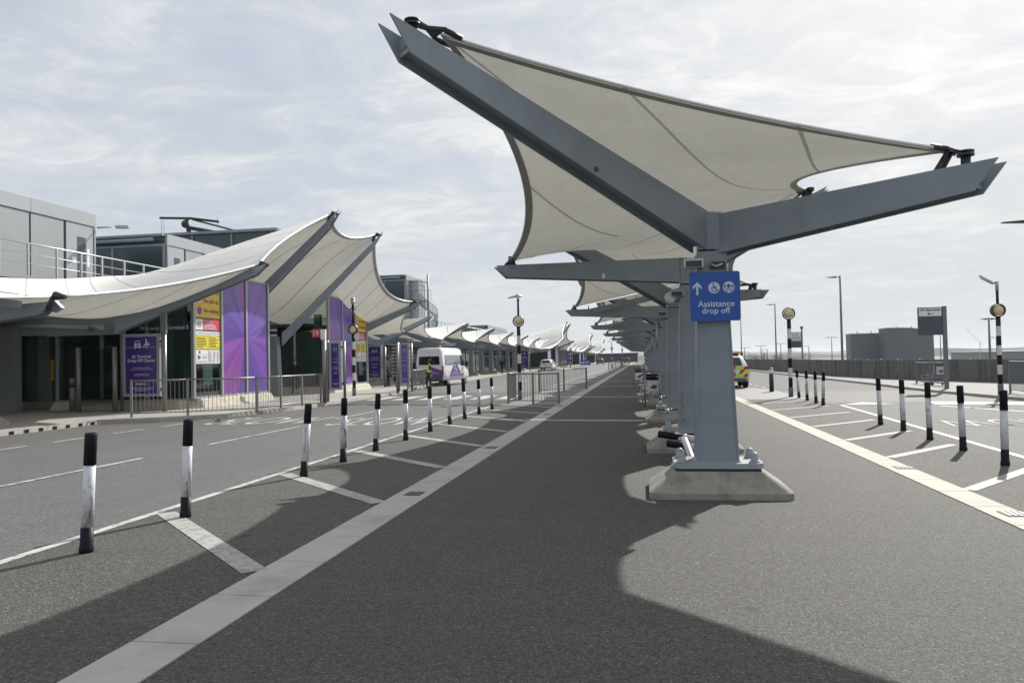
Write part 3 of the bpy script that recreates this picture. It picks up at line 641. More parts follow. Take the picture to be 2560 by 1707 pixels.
        for k in range(9): p = a.lerp(b, (k+.4)/9); mb.tube([p+Vector((0, .03, -.02)), p+Vector((0, .0, .10))], .018, 6)
        mb.build('valley_member', steel, q)
        n3, m3_ = L3+Vector((0, 12.1, 0)), R3+Vector((0, 12.1, 0))
        membrane(q, L4+Vector((0, .22, 0)), R4+Vector((0, .22, 0)), m3_, n3, [(0, 0, 0), (-.7, 0, -.22), (0, 0, 0), (.4, 0, -.12)], edges='RL', uvf=lambda s_, t_: (1-s_, t_*1.1+.05))
        return q
    names = ['second', 'third', 'fourth', 'fifth', 'sixth', 'seventh', 'eighth', 'ninth', 'tenth', 'eleventh', 'twelfth', 'thirteenth', 'fourteenth']
    p0 = module('second white fabric canopy along the central island, just behind the nearest one')
    for k in range(1, 13):
        dup(p0, (XC, y3+12.1*k, 0), label=f'{names[k]} white fabric canopy from the camera along the central island')
centre_row()

# ---- blue sign
t = thing('direction_sign', 'square blue Assistance drop off sign on the nearest canopy column', 'sign', (.85, 9.15, 2.0))
mb = MB(); mb.rrect((.853, 9.13, 2.29), .565, .57, .03, (1, 0, 0), (0, 0, 1), .02); mb.build('sign_board', blue, t)
mb = MB(); X_, U_ = (1, 0, 0), (0, 0, 1)
mb.text('Assistance', (.862, 9.13, 2.205), X_, U_, width=.41, bold=.014, lift=.004); mb.text('drop off', (.862, 9.13, 2.115), X_, U_, width=.315, bold=.014, lift=.004)
mb.build('lettering', inkw, t)
mb = MB(); yq = 9.126
mb.poly([(.655+x, yq, 2.385+z) for x, z in [(-.012, -.075), (.012, -.075), (.012, .03), (.05, -.01), (.05, .025), (0, .075), (-.05, .025), (-.05, -.01), (-.012, .03)]][::1], (0, .003, 0)); mb.build('arrow', inkw, t)
def disc(mb, x, z, r, y, mi=0, n=28, th=.002): mb.poly([(x+r*cos(2*pi*k/n), y, z+r*sin(2*pi*k/n)) for k in range(n)], (0, th, 0), mi)
def barline(mb, a, b, w, y, mi=0):
    d = Vector((b[0]-a[0], b[1]-a[1])); L = d.length or 1; n = Vector((-d.y, d.x))*(w/2/L); mb.poly([(a[0]-n.x, y, a[1]-n.y), (b[0]-n.x, y, b[1]-n.y), (b[0]+n.x, y, b[1]+n.y), (a[0]+n.x, y, a[1]+n.y)], (0, .0015, 0), mi)
mb = MB(); disc(mb, .845, 2.388, .066, yq); yi = 9.1225
disc(mb, .835, 2.432, .010, yi, 1, 12)
for a, b in [((.838, 2.418), (.842, 2.385)), ((.842, 2.400), (.866, 2.397)), ((.842, 2.385), (.868, 2.380)), ((.868, 2.380), (.878, 2.352)), ((.878, 2.352), (.892, 2.356))]: barline(mb, a, b, .011, yi, 1)
for k in range(11): a0 = R(115+22*k); a1 = R(115+22*(k+1)); barline(mb, (.848+.030*cos(a0), 2.372+.030*sin(a0)), (.848+.030*cos(a1), 2.372+.030*sin(a1)), .008, yi-.0005, 1)
mb.build('wheelchair_symbol', [inkw, blue], t)
mb = MB(); cx_, cz_ = 1.008, 2.390; disc(mb, cx_, cz_, .066, yq)
for k in range(14):
    a0, a1 = R(20+10*k), R(20+10*(k+1)); barline(mb, (cx_+.052*cos(a0), cz_-.012+.036*sin(a0)), (cx_+.052*cos(a1), cz_-.012+.036*sin(a1)), .005, yi, 1); barline(mb, (cx_+.05*cos(a0), cz_+.034-.030*sin(a0)), (cx_+.05*cos(a1), cz_+.034-.030*sin(a1)), .005, yi-.0006, 1)
disc(mb, cx_, cz_+.022, .014, yi, 1, 14)
for a, b in [((0, 0), (-.026, -.045)), ((0, 0), (.026, -.045)), ((-.05, .01), (-.04, -.03)), ((.05, .01), (.04, -.03))]: barline(mb, (cx_+a[0], cz_+a[1]), (cx_+b[0], cz_+b[1]), .007, yi-.0012, 1)
for a in [(-.045, .018), (.045, .018), (-.028, -.046), (.028, -.046)]: disc(mb, cx_+a[0], cz_+a[1], .009, yi-.002, 1, 10)
mb.build('accessibility_symbol', [inkw, blue], t)
mb = MB(); mb.box(.60, 1.1, 9.151, 9.20, 2.12, 2.16); mb.box(.60, 1.1, 9.151, 9.20, 2.42, 2.46); mb.build('bracket', galv, t)

# ================================================================ STREET FURNITURE
def flex_post(mats=(postwhite, blackp)):
    """black and white flexible marker post, local frame"""
    def mk(name, prof, m_, par): mb = MB(); mb.lathe((0, 0, 0), prof, 18); return mb.build(name, m_, par)
    r = lthing('marker_post', '', 'post')
    mk('foot', [(.058, 0), (.060, .02), (.058, .05), (.053, .06), (.052, .22)], blackp, r)
    mk('sleeve', [(.0505, .22), (.0490, .76)], postwhite, r)
    mk('cap', [(.0515, .76), (.050, 1.03), (.046, 1.04), (.044, 1.035), (.01, 1.035)], blackp, r)
    return r
proto_post = flex_post(); FR.pop(proto_post.name, None)
left_posts = [(-4.83, 6.05, .055, 'nearest'), (-4.84, 7.55, .045, 'second'), (-4.81, 10.4, .085, 'third'), (-4.84, 11.95, .035, 'fourth'), (-4.84, 13.5, .065, 'fifth'), (-4.83, 15.3, .01, 'sixth'), (-4.84, 17.2, 0, 'seventh'), (-4.87, 19.15, -.015, 'eighth'), (-4.87, 20.85, -.03, 'ninth'), (-4.86, 22.7, -.005, 'tenth'), (-4.87, 24.8, -.01, 'eleventh and farthest')]
right_posts = [(4.94, 11.7, .01, 'nearest'), (5.07, 13.45, -.02, 'second'), (5.12, 15.05, -.015, 'third'), (5.19, 16.7, -.01, 'fourth'), (5.2, 18.25, -.025, 'fifth'), (5.50, 25.1, .04, 'sixth'), (5.55, 26.3, -.01, 'seventh'), (5.60, 27.9, -.01, 'eighth'), (5.66, 29.6, -.06, 'ninth and farthest')]
first = True
for side, lst in (('left', left_posts), ('right', right_posts)):
    for x, y, tilt, nth in lst:
        lab = f"black and white flexible marker post, {nth} from the camera in the {side} row"
        if nth == 'third' and side == 'left': lab = 'black and white marker post leaning to the right, third in the left row'
        if nth == 'fourth' and side == 'left': lab = 'marker post with a small black scrape on its white sleeve, fourth in the left row'
        o = proto_post if first else dup(proto_post, (x, y, .005)); first = False
        o.location = (x, y, .005); o['label'] = lab; o['group'] = f'marker posts along the {side} bay'
        o.rotation_euler = (0, tilt, random.uniform(0, 6))
        o.rotation_euler = Euler((0, tilt, 0)); 
        # vary the scuffs by spinning the post about its own axis
        o.rotation_euler = (Matrix.Rotation(tilt, 4, 'Y') @ Matrix.Rotation(random.uniform(0, 6.28), 4, 'Z')).to_euler()
# detached posts lying on the second footing
for i, (a, b) in enumerate([((.24, 12.30, .40), (1.08, 11.95, .30)), ((.36, 12.05, .28), (1.15, 11.75, .20))]):
    a, b = Vector(a), Vector(b); t = thing('detached_marker_post', ['detached black and white marker post lying on top of another behind the nearest column', 'lower detached marker post lying on the asphalt behind the nearest column'][i], 'post', tuple(b), group='detached posts lying behind the nearest column')
    mb = MB(); mb.tube([a, a.lerp(b, .42)], .056, 16); mb.build('cap', blackp, t); mb = MB(); mb.tube([a.lerp(b, .42), b], .053, 16); mb.build('sleeve', postwhite, t)
t = thing('steel_bar', 'short steel bar propped against the detached posts behind the nearest column', 'bar', (.62, 10.5, 0)); mb = MB(); mb.tube([(.60, 11.75, .36), (.66, 10.35, .12)], .052, 14); mb.build('bar', galv, t)

def railing(name, label, a, b, h=1.05, z0=.0, posts=None, step=.115, m_=railm, grp=None, lean=0):
    a, b = Vector((*a, z0)), Vector((*b, z0)); L = (b-a).length; d = (b-a).normalized(); n = posts or max(1, round(L/2))
    t = thing(name, label, 'railing', tuple(a), group=grp)
    for i in range(n+1):
        p = a+d*(L*i/n); mb = MB(); mb.cbox((p.x, p.y, z0+(h+.04)/2), .065, .065, h+.04, 0, atan2(d.y, d.x)); mb.build('post', m_, t)
    mb = MB(); mb.tube([a+Vector((0, 0, h)), b+Vector((0, 0, h))], .026, 8); mb.build('top_rail', m_, t)
    mb = MB(); mb.tube([a+Vector((0, 0, .12)), b+Vector((0, 0, .12))], .018, 6); mb.build('bottom_rail', m_, t)
    mb = MB(); k = int(L/step)
    for i in range(1, k): 
        p = a+d*(L*i/k)
        if min(abs(i/k*n-round(i/k*n))*L/n, 9) < .05: continue
        mb.tube([p+Vector((0, 0, .12)), p+Vector((0, 0, h))], .0085, 5, 0, False)
    mb.build('infill_bars', m_, t); return t
G1 = 'steel guard railings by the terminal kerb'; G2 = 'steel guard railings round the island crossing'
railing('guard_railing', 'steel guard railing in front of the purple Terminal Drop-Off Charge poster, leftmost section', (-15.2, 21.0), (-13.76, 21.65), 1.1, .12, 1, grp=G1)
railing('guard_railing', 'steel guard railing section below the yellow notices and purple panels', (-13.76, 21.65), (-12.14, 22.88), 1.1, .12, 1, grp=G1)
railing('guard_railing', 'steel guard railing running along the kerb from the purple panels to the numbered post', (-12.14, 22.88), (-12.2, 28.0), 1.1, .12, 3, grp=G1)
railing('guard_railing', 'steel guard railing on the pavement between the crossing and the parked minibus', (-12.25, 39.3), (-13.05, 46.6), 1.05, .12, 3, grp=G1)
railing('guard_railing', 'steel guard railing across the island in front of the tall striped beacon', (-4.9, 28.1), (-2.95, 27.4), 1.1, 0, 2, grp=G2)
railing('guard_railing', 'short steel guard railing running back beside the striped beacon on the island', (-4.9, 28.1), (-4.95, 30.0), 1.1, 0, 1, grp=G2)
railing('guard_railing', 'steel guard railing on the island just beyond the striped beacon', (-4.9, 36.9), (-2.9, 40.7), 1.1, 0, 2, grp=G2)
railing('guard_railing', 'grey guard railing by the right wall, left of the UK departures sign post', (12.9, 39.4), (12.75, 35.2), 1.0, .1, 2, m_=zinc_grey, grp='grey guard railings by the parapet')
railing('guard_railing', 'grey guard railing cut by the right edge of the photo', (12.75, 29.6), (12.25, 26.0), 1.1, .1, 2, m_=zinc_grey, grp='grey guard railings by the parapet')
for i, (x, y) in enumerate([(-4.4, 112), (-3.6, 140)]): railing('guard_railing', ['small steel guard railing beside the far beacon on the island', 'farthest steel guard railing on the island'][i], (x, y-8), (x+1.4, y+6), 1.1, 0, 2, .4, grp=G2)
railing('guard_railing', 'steel guard railing on the terminal pavement beside the far white car', (-12.3, 118), (-12.5, 130), 1.1, .12, 3, .4, grp=G1)

def beacon(name, label, x, y, z0=0, top='none', hb=3.0, grp=None, nb=None):
    t = thing(name, label, 'beacon', (x, y, z0), group=grp)
    mb = MB(); nb = nb or 7; seg = (hb-.35)/nb
    mb.lathe((x, y, z0), [(.088, 0), (.088, .35), (.080, .36)], 16); mb.build('base_sleeve', zinc_grey, t)
    mb = MB(); mb.lathe((x, y, z0), [(.075, .35+seg*k) for k in range(nb+1)], 16)
    for k in range(nb): mb.mi[k*16:(k+1)*16] = [k % 2]*16
    mb.build('striped_pole', [blackpaint, whitepaint], t)
    zg = z0+hb+.21; mb = MB(); mb.sphere((x, y, zg), .175, 24); g = mb.build('globe', globe_m, t)
    mb = MB()
    n = 32; R_, r_ = .215, .03
    vs = [(x+(R_+r_*cos(2*pi*j/8)*.8)*cos(2*pi*i/n), y+.10*sin(2*pi*j/8), zg+(R_+r_*cos(2*pi*j/8)*.8)*sin(2*pi*i/n)) for i in range(n) for j in range(8)]
    mb.add(vs, [(i*8+j, i*8+(j+1) % 8, ((i+1) % n)*8+(j+1) % 8, ((i+1) % n)*8+j) for i in range(n) for j in range(8)], 0, True); mb.build('ring', ringm, t)
    zt = zg+.22
    if top == 'lamp2':
        mb = MB(); mb.lathe((x, y, zt), [(.042, -.02), (.042, .78)], 10); mb.build('pole', blackpaint, t)
        mb = MB(); mb.tube([(x-.42, y, zt+.74), (x-.1, y, zt+.80), (x+.16, y, zt+.79)], [.02, .055, .03], 8); mb.sphere((x-.02, y, zt+.86), .05, 8); mb.tube([(x, y, zt+.6), (x, y, zt+.82)], .055, 8); mb.build('lamp_head', galv, t)
    if top == 'lamp1':
        mb = MB(); mb.lathe((x, y, zt), [(.045, -.02), (.045, .45)], 10); mb.build('pole', blackpaint, t)
        mb = MB(); mb.lathe((x, y, zt), [(.055, .45), (.055, .78), (.02, .8)], 10); mb.tube([(x, y, zt+.72), (x-.14, y, zt+.72), (x-.50, y-.02, zt+.93)], [.02, .05, .05], 8); mb.poly([(x-.12, y-.07, zt+.70), (x-.12, y+.07, zt+.70), (x-.55, y+.05, zt+.97), (x-.55, y-.05, zt+.97)], (.01, 0, .035)); mb.build('lamp_head', galv, t)
    if top == 'camera':
        mb = MB(); mb.lathe((x, y, zt), [(.045, -.02), (.045, .78)], 10); mb.lathe((x, y, zt), [(.16, .70), (.12, .74), (.045, .82)], 16); mb.lathe((x, y, zt), [(.06, .82), (.06, .95)], 10); mb.build('pole', blackpaint, t)
        mb = MB(); mb.lathe((x, y, zt), [(.05, .95), (.09, 1.0), (.095, 1.12)], 14); mb.sphere((x, y, zt+1.17), .10, 14); mb.build('camera_dome', galv, t)
    return t
GB = 'striped crossing beacons with amber globes'
beacon('crossing_beacon', 'striped crossing beacon with a double lamp on top, inside the island railings', -4.9, 30.85, 0, 'lamp2', 2.97, GB)
beacon('crossing_beacon', 'striped crossing beacon carrying a camera dome in front of the entrance canopy', -13.1, 33.8, .12, 'camera', 2.85, GB)
beacon('crossing_beacon', 'striped crossing beacon without a lamp, right of the blue sign', 5.56, 30.6, 0, 'none', 2.95, GB)
beacon('crossing_beacon', 'striped crossing beacon with a tilted lamp head at the right edge of the photo', 12.04, 28.65, .1, 'lamp1', 2.65, GB, 7)
beacon('crossing_beacon', 'far striped beacon near the white car', -12.0, 131, .12, 'camera', 2.9, GB)
beacon('crossing_beacon', 'far striped beacon with a lamp on the island, beyond the railings', -4.4, 117, 0, 'lamp1', 2.9, GB)
beacon('crossing_beacon', 'farthest striped beacon on the island', -3.5, 143, 0, 'lamp1', 2.9, GB)
t = thing('bollard', 'thick dark green bollard with a white reflective band beside the security car', 'bollard', (5.56, 35, 0))
mb = MB(); mb.lathe((5.56, 35, 0), [(.10, 0), (.092, .78)], 18); mb.build('body', mat('bollard_green', (.012, .022, .02), .4), t)
mb = MB(); mb.lathe((5.56, 35, 0), [(.094, .78), (.094, .96)], 18); mb.build('band', white, t); mb = MB(); mb.lathe((5.56, 35, 0), [(.094, .96), (.09, 1.0), (.06, 1.03), (.01, 1.045)], 18); mb.build('cap', zinc_grey, t)
t = thing('bollard', 'stainless steel bollard in front of the lift doors', 'bollard', (-19.9, 24.3, .12))
mb = MB(); mb.lathe((-19.9, 24.3, .12), [(.10, 0), (.10, .85), (.09, .86)], 18); mb.build('body', railm, t); mb = MB(); mb.lathe((-19.9, 24.3, .12), [(.102, .86), (.102, .92)], 18); mb.build('band', blackpaint, t); mb = MB(); mb.lathe((-19.9, 24.3, .12), [(.10, .92), (.10, 1.17), (.09, 1.18), (.01, 1.185)], 18); mb.build('cap', railm, t)

def sign_post(label, x, y, px0, px1, z0, zm_, z1, h, lines, arrow):
    t = thing('road_sign', label, 'sign', (x, y, .1)); mb = MB(); mb.box(x-.075, x+.075, y-.05, y+.05, .1, h); mb.build('post', zinc_grey, t)
    mb = MB(); mb.box(px0, px1, y-.03, y+.03, z0, z1); mb.build('sign_panel', signgrey, t)
    mb = MB(); mb.box(px0+.04, px1-.04, y-.036, y-.0305, zm_, z1-.035); mb.build('name_plate', white, t)
    mb = MB(); 
    for i, (tx, wd) in enumerate(lines): mb.text(tx, ((px0+px1)/2, y-.036, z1-.035-(z1-zm_)*(i+.5)*(.5 if arrow else 1)/max(1, len(lines))*(.9)), (1, 0, 0), (0, 0, 1), width=(px1-px0)*wd, height=.12 if arrow else .14, bold=.03, lift=.003)
    if arrow:
        zc = zm_+(z1-zm_)*.25; cx_ = (px0+px1)/2
        mb.poly([(cx_+u, y-.0405, zc+v) for u, v in [(-.11, 0), (-.05, .05), (-.02, .05), (-.06, .012), (.11, .012), (.11, -.012), (-.06, -.012), (-.02, -.05), (-.05, -.05)]][::-1], (0, .004, 0))
    mb.build('lettering', ink, t); return t
sign_post('grey road sign reading UK departures above a left arrow, by the parapet', 12.13, 33.6, 11.12, 12.05, 2.27, 3.04, 3.40, 3.43, [('UK departures', .82)], True)
t = sign_post('grey road sign for International departures, partly behind the lampless beacon', 17.5, 89, 16.1, 17.42, 2.35, 3.10, 4.06, 4.4, [('Short stay', .6), ('parking', .5), ('International', .8), ('departures', .7)], False)
mb = MB(); mb.sphere((17.5, 89, 4.55), .18, 10); mb.build('camera_dome', ringm, t)

def street_light(label, x, y, zt, arms=(-1,), L=1.0, r=.10, z0=-8):
    r = r*.62
    t = thing('street_lamp', label, 'street lamp', (x, y, z0), group='tall lamp posts beyond the parapet')
    mb = MB(); mb.lathe((x, y, 0), [(r*1.5, z0), (r, zt*.6), (r*.75, zt)], 10); mb.build('pole', zinc_grey, t)
    for s_ in arms:
        mb = MB(); mb.tube([(x, y, zt-.12), (x+s_*L*.35, y, zt-.10)], r*.4, 6); mb.hexa([(x+s_*L*.3, y-.12, zt-.16), (x+s_*L, y-.06, zt-.12), (x+s_*L, y+.06, zt-.12), (x+s_*L*.3, y+.12, zt-.16)][::s_], [(x+s_*L*.3, y-.12, zt-.04), (x+s_*L, y-.06, zt-.09), (x+s_*L, y+.06, zt-.09), (x+s_*L*.3, y+.12, zt-.04)][::s_]); mb.build('lamp_head', ringm, t)
street_light('tallest grey lamp post with a single left arm, left of the grey sheds', 14.6, 60, 7.35, (-1,), .95, .13)
street_light('lamp post with a single left arm above the lampless beacon', 14.9, 90, 7.35, (-1,), .95, .12)
street_light('slim lamp post rising just right of the blue sign', 16.1, 130, 7.5, (-1,), .9, .12)
street_light('double arm lamp post just left of the beacon at the right photo edge', 24.6, 60, 3.95, (-1, 1), .55, .12)
street_light('lamp post whose arm only enters the photo at its right edge', 12.2, 25, 5.5, (-1,), 1.5, .10, .1)
for i, (lx, ly, lz, ar, lb) in enumerate([(34.7, 150, 4.7, (-1, 1), 'double arm lamp post between the single lamp post and the grey sheds'), (29.5, 200, 4.05, (-1, 1), 'distant double arm lamp post, second right of the security car'), (28.1, 220, 3.85, (-1, 1), 'distant double arm lamp post just right of the security car'), (30.8, 180, 4.2, (-1, 1), 'distant double arm lamp post left of the lampless beacon'), (47, 230, 4.0, (-1,), 'distant single arm lamp post right of the lampless beacon'), (38.7, 250, 3.4, (-1,), 'very small distant lamp post left of the lampless beacon'), (80, 225, 7.0, (-1, 1), 'distant lamp post standing in front of the two grey sheds'), (62.6, 150, 4.0, (-1,), 'distant single arm lamp post at the right end of the grey sheds')]):
    street_light(lb, lx, ly, lz, ar, ly/120., ly/1300.)

# luggage trolleys and stand
def trolley(label, x, y, rz, z0=0, grp='luggage trolleys', ad=True):
    t = thing('luggage_trolley', label, 'luggage trolley', (x, y, z0), rz, grp)
    inv = FR.pop(t.name)
    mb = MB()
    for s_ in (-.27, .27):
        mb.tube([(s_, .38, .12), (s_*.9, -.30, .16), (s_, -.42, .55), (s_, -.50, 1.0)], .014, 6); mb.tube([(s_, .38, .12), (s_, .40, .45)], .012, 6)
    for k in range(7): mb.tube([(-.24+.08*k, .38, .14), (-.22+.073*k, -.30, .18)], .006, 5)
    for z in (.3, .45): mb.tube([(-.27, .39, z), (.27, .39, z)], .008, 5)
    for z in (.35, .52, .68): mb.tube([(-.27, -.36-.1*(z-.2), z), (.27, -.36-.1*(z-.2), z)], .008, 5)
    mb.build('frame', galv, t)
    mb = MB(); mb.tube([(-.3, -.52, 1.0), (.3, -.52, 1.0)], .028, 10); mb.build('handle', blackp, t)
    mb = MB(); mb.box(-.22, .22, -.50, -.47, .70, .94); mb.build('basket', blackp, t)
    if ad:
        mb = MB(); mb.box(-.20, .20, -.53, -.515, .48, .84); mb.build('advert_panel', white, t); mb = MB(); mb.poly([(-.12, -.534, .60), (.02, -.534, .54), (.15, -.534, .64), (.02, -.534, .70)], (0, .003, 0)); mb.build('advert_print', mat('advert_purple', (.09, .06, .16), .5), t)
    for sx, sy in ((-.24, -.3), (.24, -.3), (0, .36)):
        mb = MB(); mb.lathe((sx-.015, sy, .065), [(.062, 0), (.066, .008), (.066, .022), (.062, .03)], 14, 0, 'x'); mb.build('wheel', tyre, t)
    return t
trolley('luggage trolley nested behind the steel trolley stand, nearest with a white advert panel', .32, 26.6, .08)
trolley('black handled luggage trolley, second in the nest by the columns', .22, 27.6, .05)
trolley('luggage trolley standing farther along the line of columns', -.15, 41, 0, ad=True)
trolley('luggage trolley parked by the parapet behind the UK departures sign post', 12.9, 37.3, .3, .1, None)
t = thing('trolley_stand', 'steel rail frame standing in front of the luggage trolleys', 'stand', (.3, 25.1, 0)); mb = MB()
for x in (.08, .55): mb.tube([(x, 25.1, 0), (x, 25.1, 1.16)], .033, 10); mb.lathe((x, 25.1, 0), [(.07, 0), (.07, .012)], 12)
mb.tube([(-.02, 25.1, 1.17), (.66, 25.1, 1.17)], .035, 10); mb.tube([(.08, 25.1, .42), (.55, 25.1, .42)], .02, 8); mb.build('frame', railm, t)

# ================================================================ VEHICLES
def loft_car(st, nz=1):
    """st: list of (y, zbot, zbelt, ztop, wb, wbelt, wtop) half widths; returns MB"""
    mb = MB(); vs = []; K = 0
    for (y, zb, zl, zt, wb, wl, wt) in st:
        half = [(wb*.86, zb), (wb, zb+.07), (max(wb, wl)*1.01, zb*.4+zl*.6), (wl, zl), (wt+(wl-wt)*.08, zt-.10*(zt-zl)-.01), (wt*.86, zt-.012), (wt*.4, zt)]
        ring = half+[(-a, b) for a, b in half[::-1]]; K = len(ring); vs += [(a, y, b) for a, b in ring]
    n = len(st); fs = [(i*K+k, i*K+(k+1) % K, (i+1)*K+(k+1) % K, (i+1)*K+k) for i in range(n-1) for k in range(K)]; fs += [tuple(range(K))[::-1], tuple((n-1)*K+k for k in range(K))]
    mb.add(vs, fs, 0, True); mb.sm[-1] = mb.sm[-2] = False; return mb
def wheel(t, x, y, r, w=.22):
    sg = 1 if x > 0 else -1
    mb = MB(); mb.lathe((x-sg*w, y, r), [(r*.9, 0), (r, .03*sg), (r, (w-.03)*sg), (r*.92, w*sg)][::1], 24, 0, 'x'); wh = mb.build('wheel', tyre, t)
    mb = MB(); mb.lathe((x, y, r), [(r*.62, -.02*sg), (r*.60, .012*sg), (r*.2, .004*sg)], 20, 0, 'x'); mb.build('rim', rimm, wh)
    mb = MB(); mb.lathe((x, y, r), [(r*1.16, -.30*sg), (r*1.16, .004*sg)], 24, 0, 'x'); return mb
# --- minibus, local frame: rear at y=0, front +y
t = lthing('minibus', 'white minibus with purple livery and an amber roof light parked at the kerb', 'minibus')
ws = .98
st = [(0, .42, 1.25, 2.46, .93, .97, .80), (.05, .36, 1.25, 2.52, .97, ws, .84), (.6, .34, 1.25, 2.56, ws, ws, .86), (3.2, .34, 1.25, 2.56, ws, ws, .86), (3.9, .34, 1.22, 2.50, ws, ws, .84), (4.45, .36, 1.16, 2.05, ws, .96, .76), (4.85, .38, 1.10, 1.42, .96, .92, .72), (5.4, .40, .98, 1.12, .90, .86, .66), (5.55, .45, .85, .95, .78, .74, .6)]
body = loft_car(st).build('body', carwhite, t)
mb = MB(); mb.poly([(-.74, -.004, 1.42), (.74, -.004, 1.42), (.70, .016, 2.12), (-.70, .016, 2.12)], (0, -.012, 0)); mb.build('rear_window', cardark, t)
mb = MB(); mb.poly([(.985, .5, 1.42), (.985, 3.3, 1.42), (.915, 3.3, 2.05), (.915, .5, 2.05)], (.012, 0, 0)); mb.build('side_window', mat('painted_reflection_glass', (.20, .24, .24), .08, spec=.8), t)  # paler than the opposite pane: its reflection is put into the base colour
mb = MB(); mb.poly([(-.985, .5, 1.42), (-.985, 3.3, 1.42), (-.915, 3.3, 2.05), (-.915, .5, 2.05)][::-1], (-.012, 0, 0)); mb.build('side_window', cardark, t)
for sg in (1, -1):
    mb = MB(); mb.poly([(sg*.985, 3.5, 1.36), (sg*.975, 4.55, 1.30), (sg*.93, 4.25, 1.75), (sg*.905, 3.95, 2.06), (sg*.915, 3.5, 2.06)][::sg], (.014*sg, 0, 0)); mb.build('cab_window', cardark, t)
    mb = MB(); mb.cbox((sg*1.16, 4.35, 1.45), .12, .14, .34); mb.tube([(sg*.96, 4.4, 1.35), (sg*1.14, 4.36, 1.35)], .025, 6); mb.build('mirror', blackp, t)
    mb = MB(); mb.cbox((sg*.955, -.006, 1.02), .11, .03, .62); mb.cbox((sg*.965, .03, 1.02), .045, .07, .62); mb.build('tail_lamp', carred, t)
    for yy_ in (.95, 4.5): wheel(t, sg*.97, yy_, .34)
mb = MB(); mb.poly([(-.97, -.012, .72), (.97, -.012, .62), (.97, -.012, 1.02), (.30, -.012, 1.22), (-.05, -.012, 1.36), (-.2, -.012, 1.15), (-.97, -.012, 1.15)], (0, .01, 0)); mb.build('livery', purple, t); mb = MB(); mb.poly([(.985, 1.3, .82), (.985, 3.5, .82), (.985, 2.45, 1.62)], (.01, 0, 0)); mb.build('livery', purple, t)
mb = MB(); mb.poly([(-.12, -.016, 1.22), (.30, -.016, 1.18), (-.02, -.016, 1.40)], (0, .003, 0)); mb.build('livery_tip', carred, t)
mb = MB(); mb.box(-.26, .26, -.018, -.008, .70, .80); mb.build('number_plate', mat('number_plate', (.55, .36, .08), .4), t)
mb = MB(); mb.box(-.05, .05, -.03, -.012, 1.28, 1.33); mb.build('door_handle', blackp, t)
mb = MB(); mb.box(-.95, .95, -.05, .12, .36, .64); mb.cbox((0, .0, .5), 1.96, .2, .12); mb.build('rear_bumper', cargrey, t)
mb = MB(); mb.poly([(.99, 1.35, .40), (.99, 4.0, .40), (.99, 4.0, .64), (.99, 1.35, .64)], (.006, 0, 0)); mb.build('sill_stripe', purple_l, t); mb = MB(); mb.box(.985, 1.02, 1.35, 4.05, .66, .80); mb.build('side_trim', cargrey, t)
mb = MB(); 
mb.text('Passenger transfer', (.45, -.012, .83), (1, 0, 0), (0, 0, 1), width=.55, lift=.003) if 0 else None
for k in range(3): mb.box(1.0, 1.003, 2.15+.0*k, 2.15+(.12, .25, .3)[k], .9+.2*k, .98+.2*k)
mb.box(1.0, 1.003, 2.5, 2.62, .92, 1.12); mb.box(.2, .7, -.0185, -.0155, .84, .865); mb.box(.2, .45, -.0185, -.0155, .93, .95); mb.build('livery_print', inkw, t)
mb = MB(); mb.lathe((.35, 1.1, 2.55), [(.10, 0), (.10, .10), (.07, .14), (.02, .15)], 14); mb.build('roof_light', orange, t)
mb = MB(); mb.box(-.004, .004, -.012, -.006, .62, 2.3); mb.box(-.98, .98, -.008, 0, .30, .36); mb.build('door_gap', darkin, t)
t.location = (-13.92, 49.5, 0); t.rotation_euler = (0, 0, R(-6))

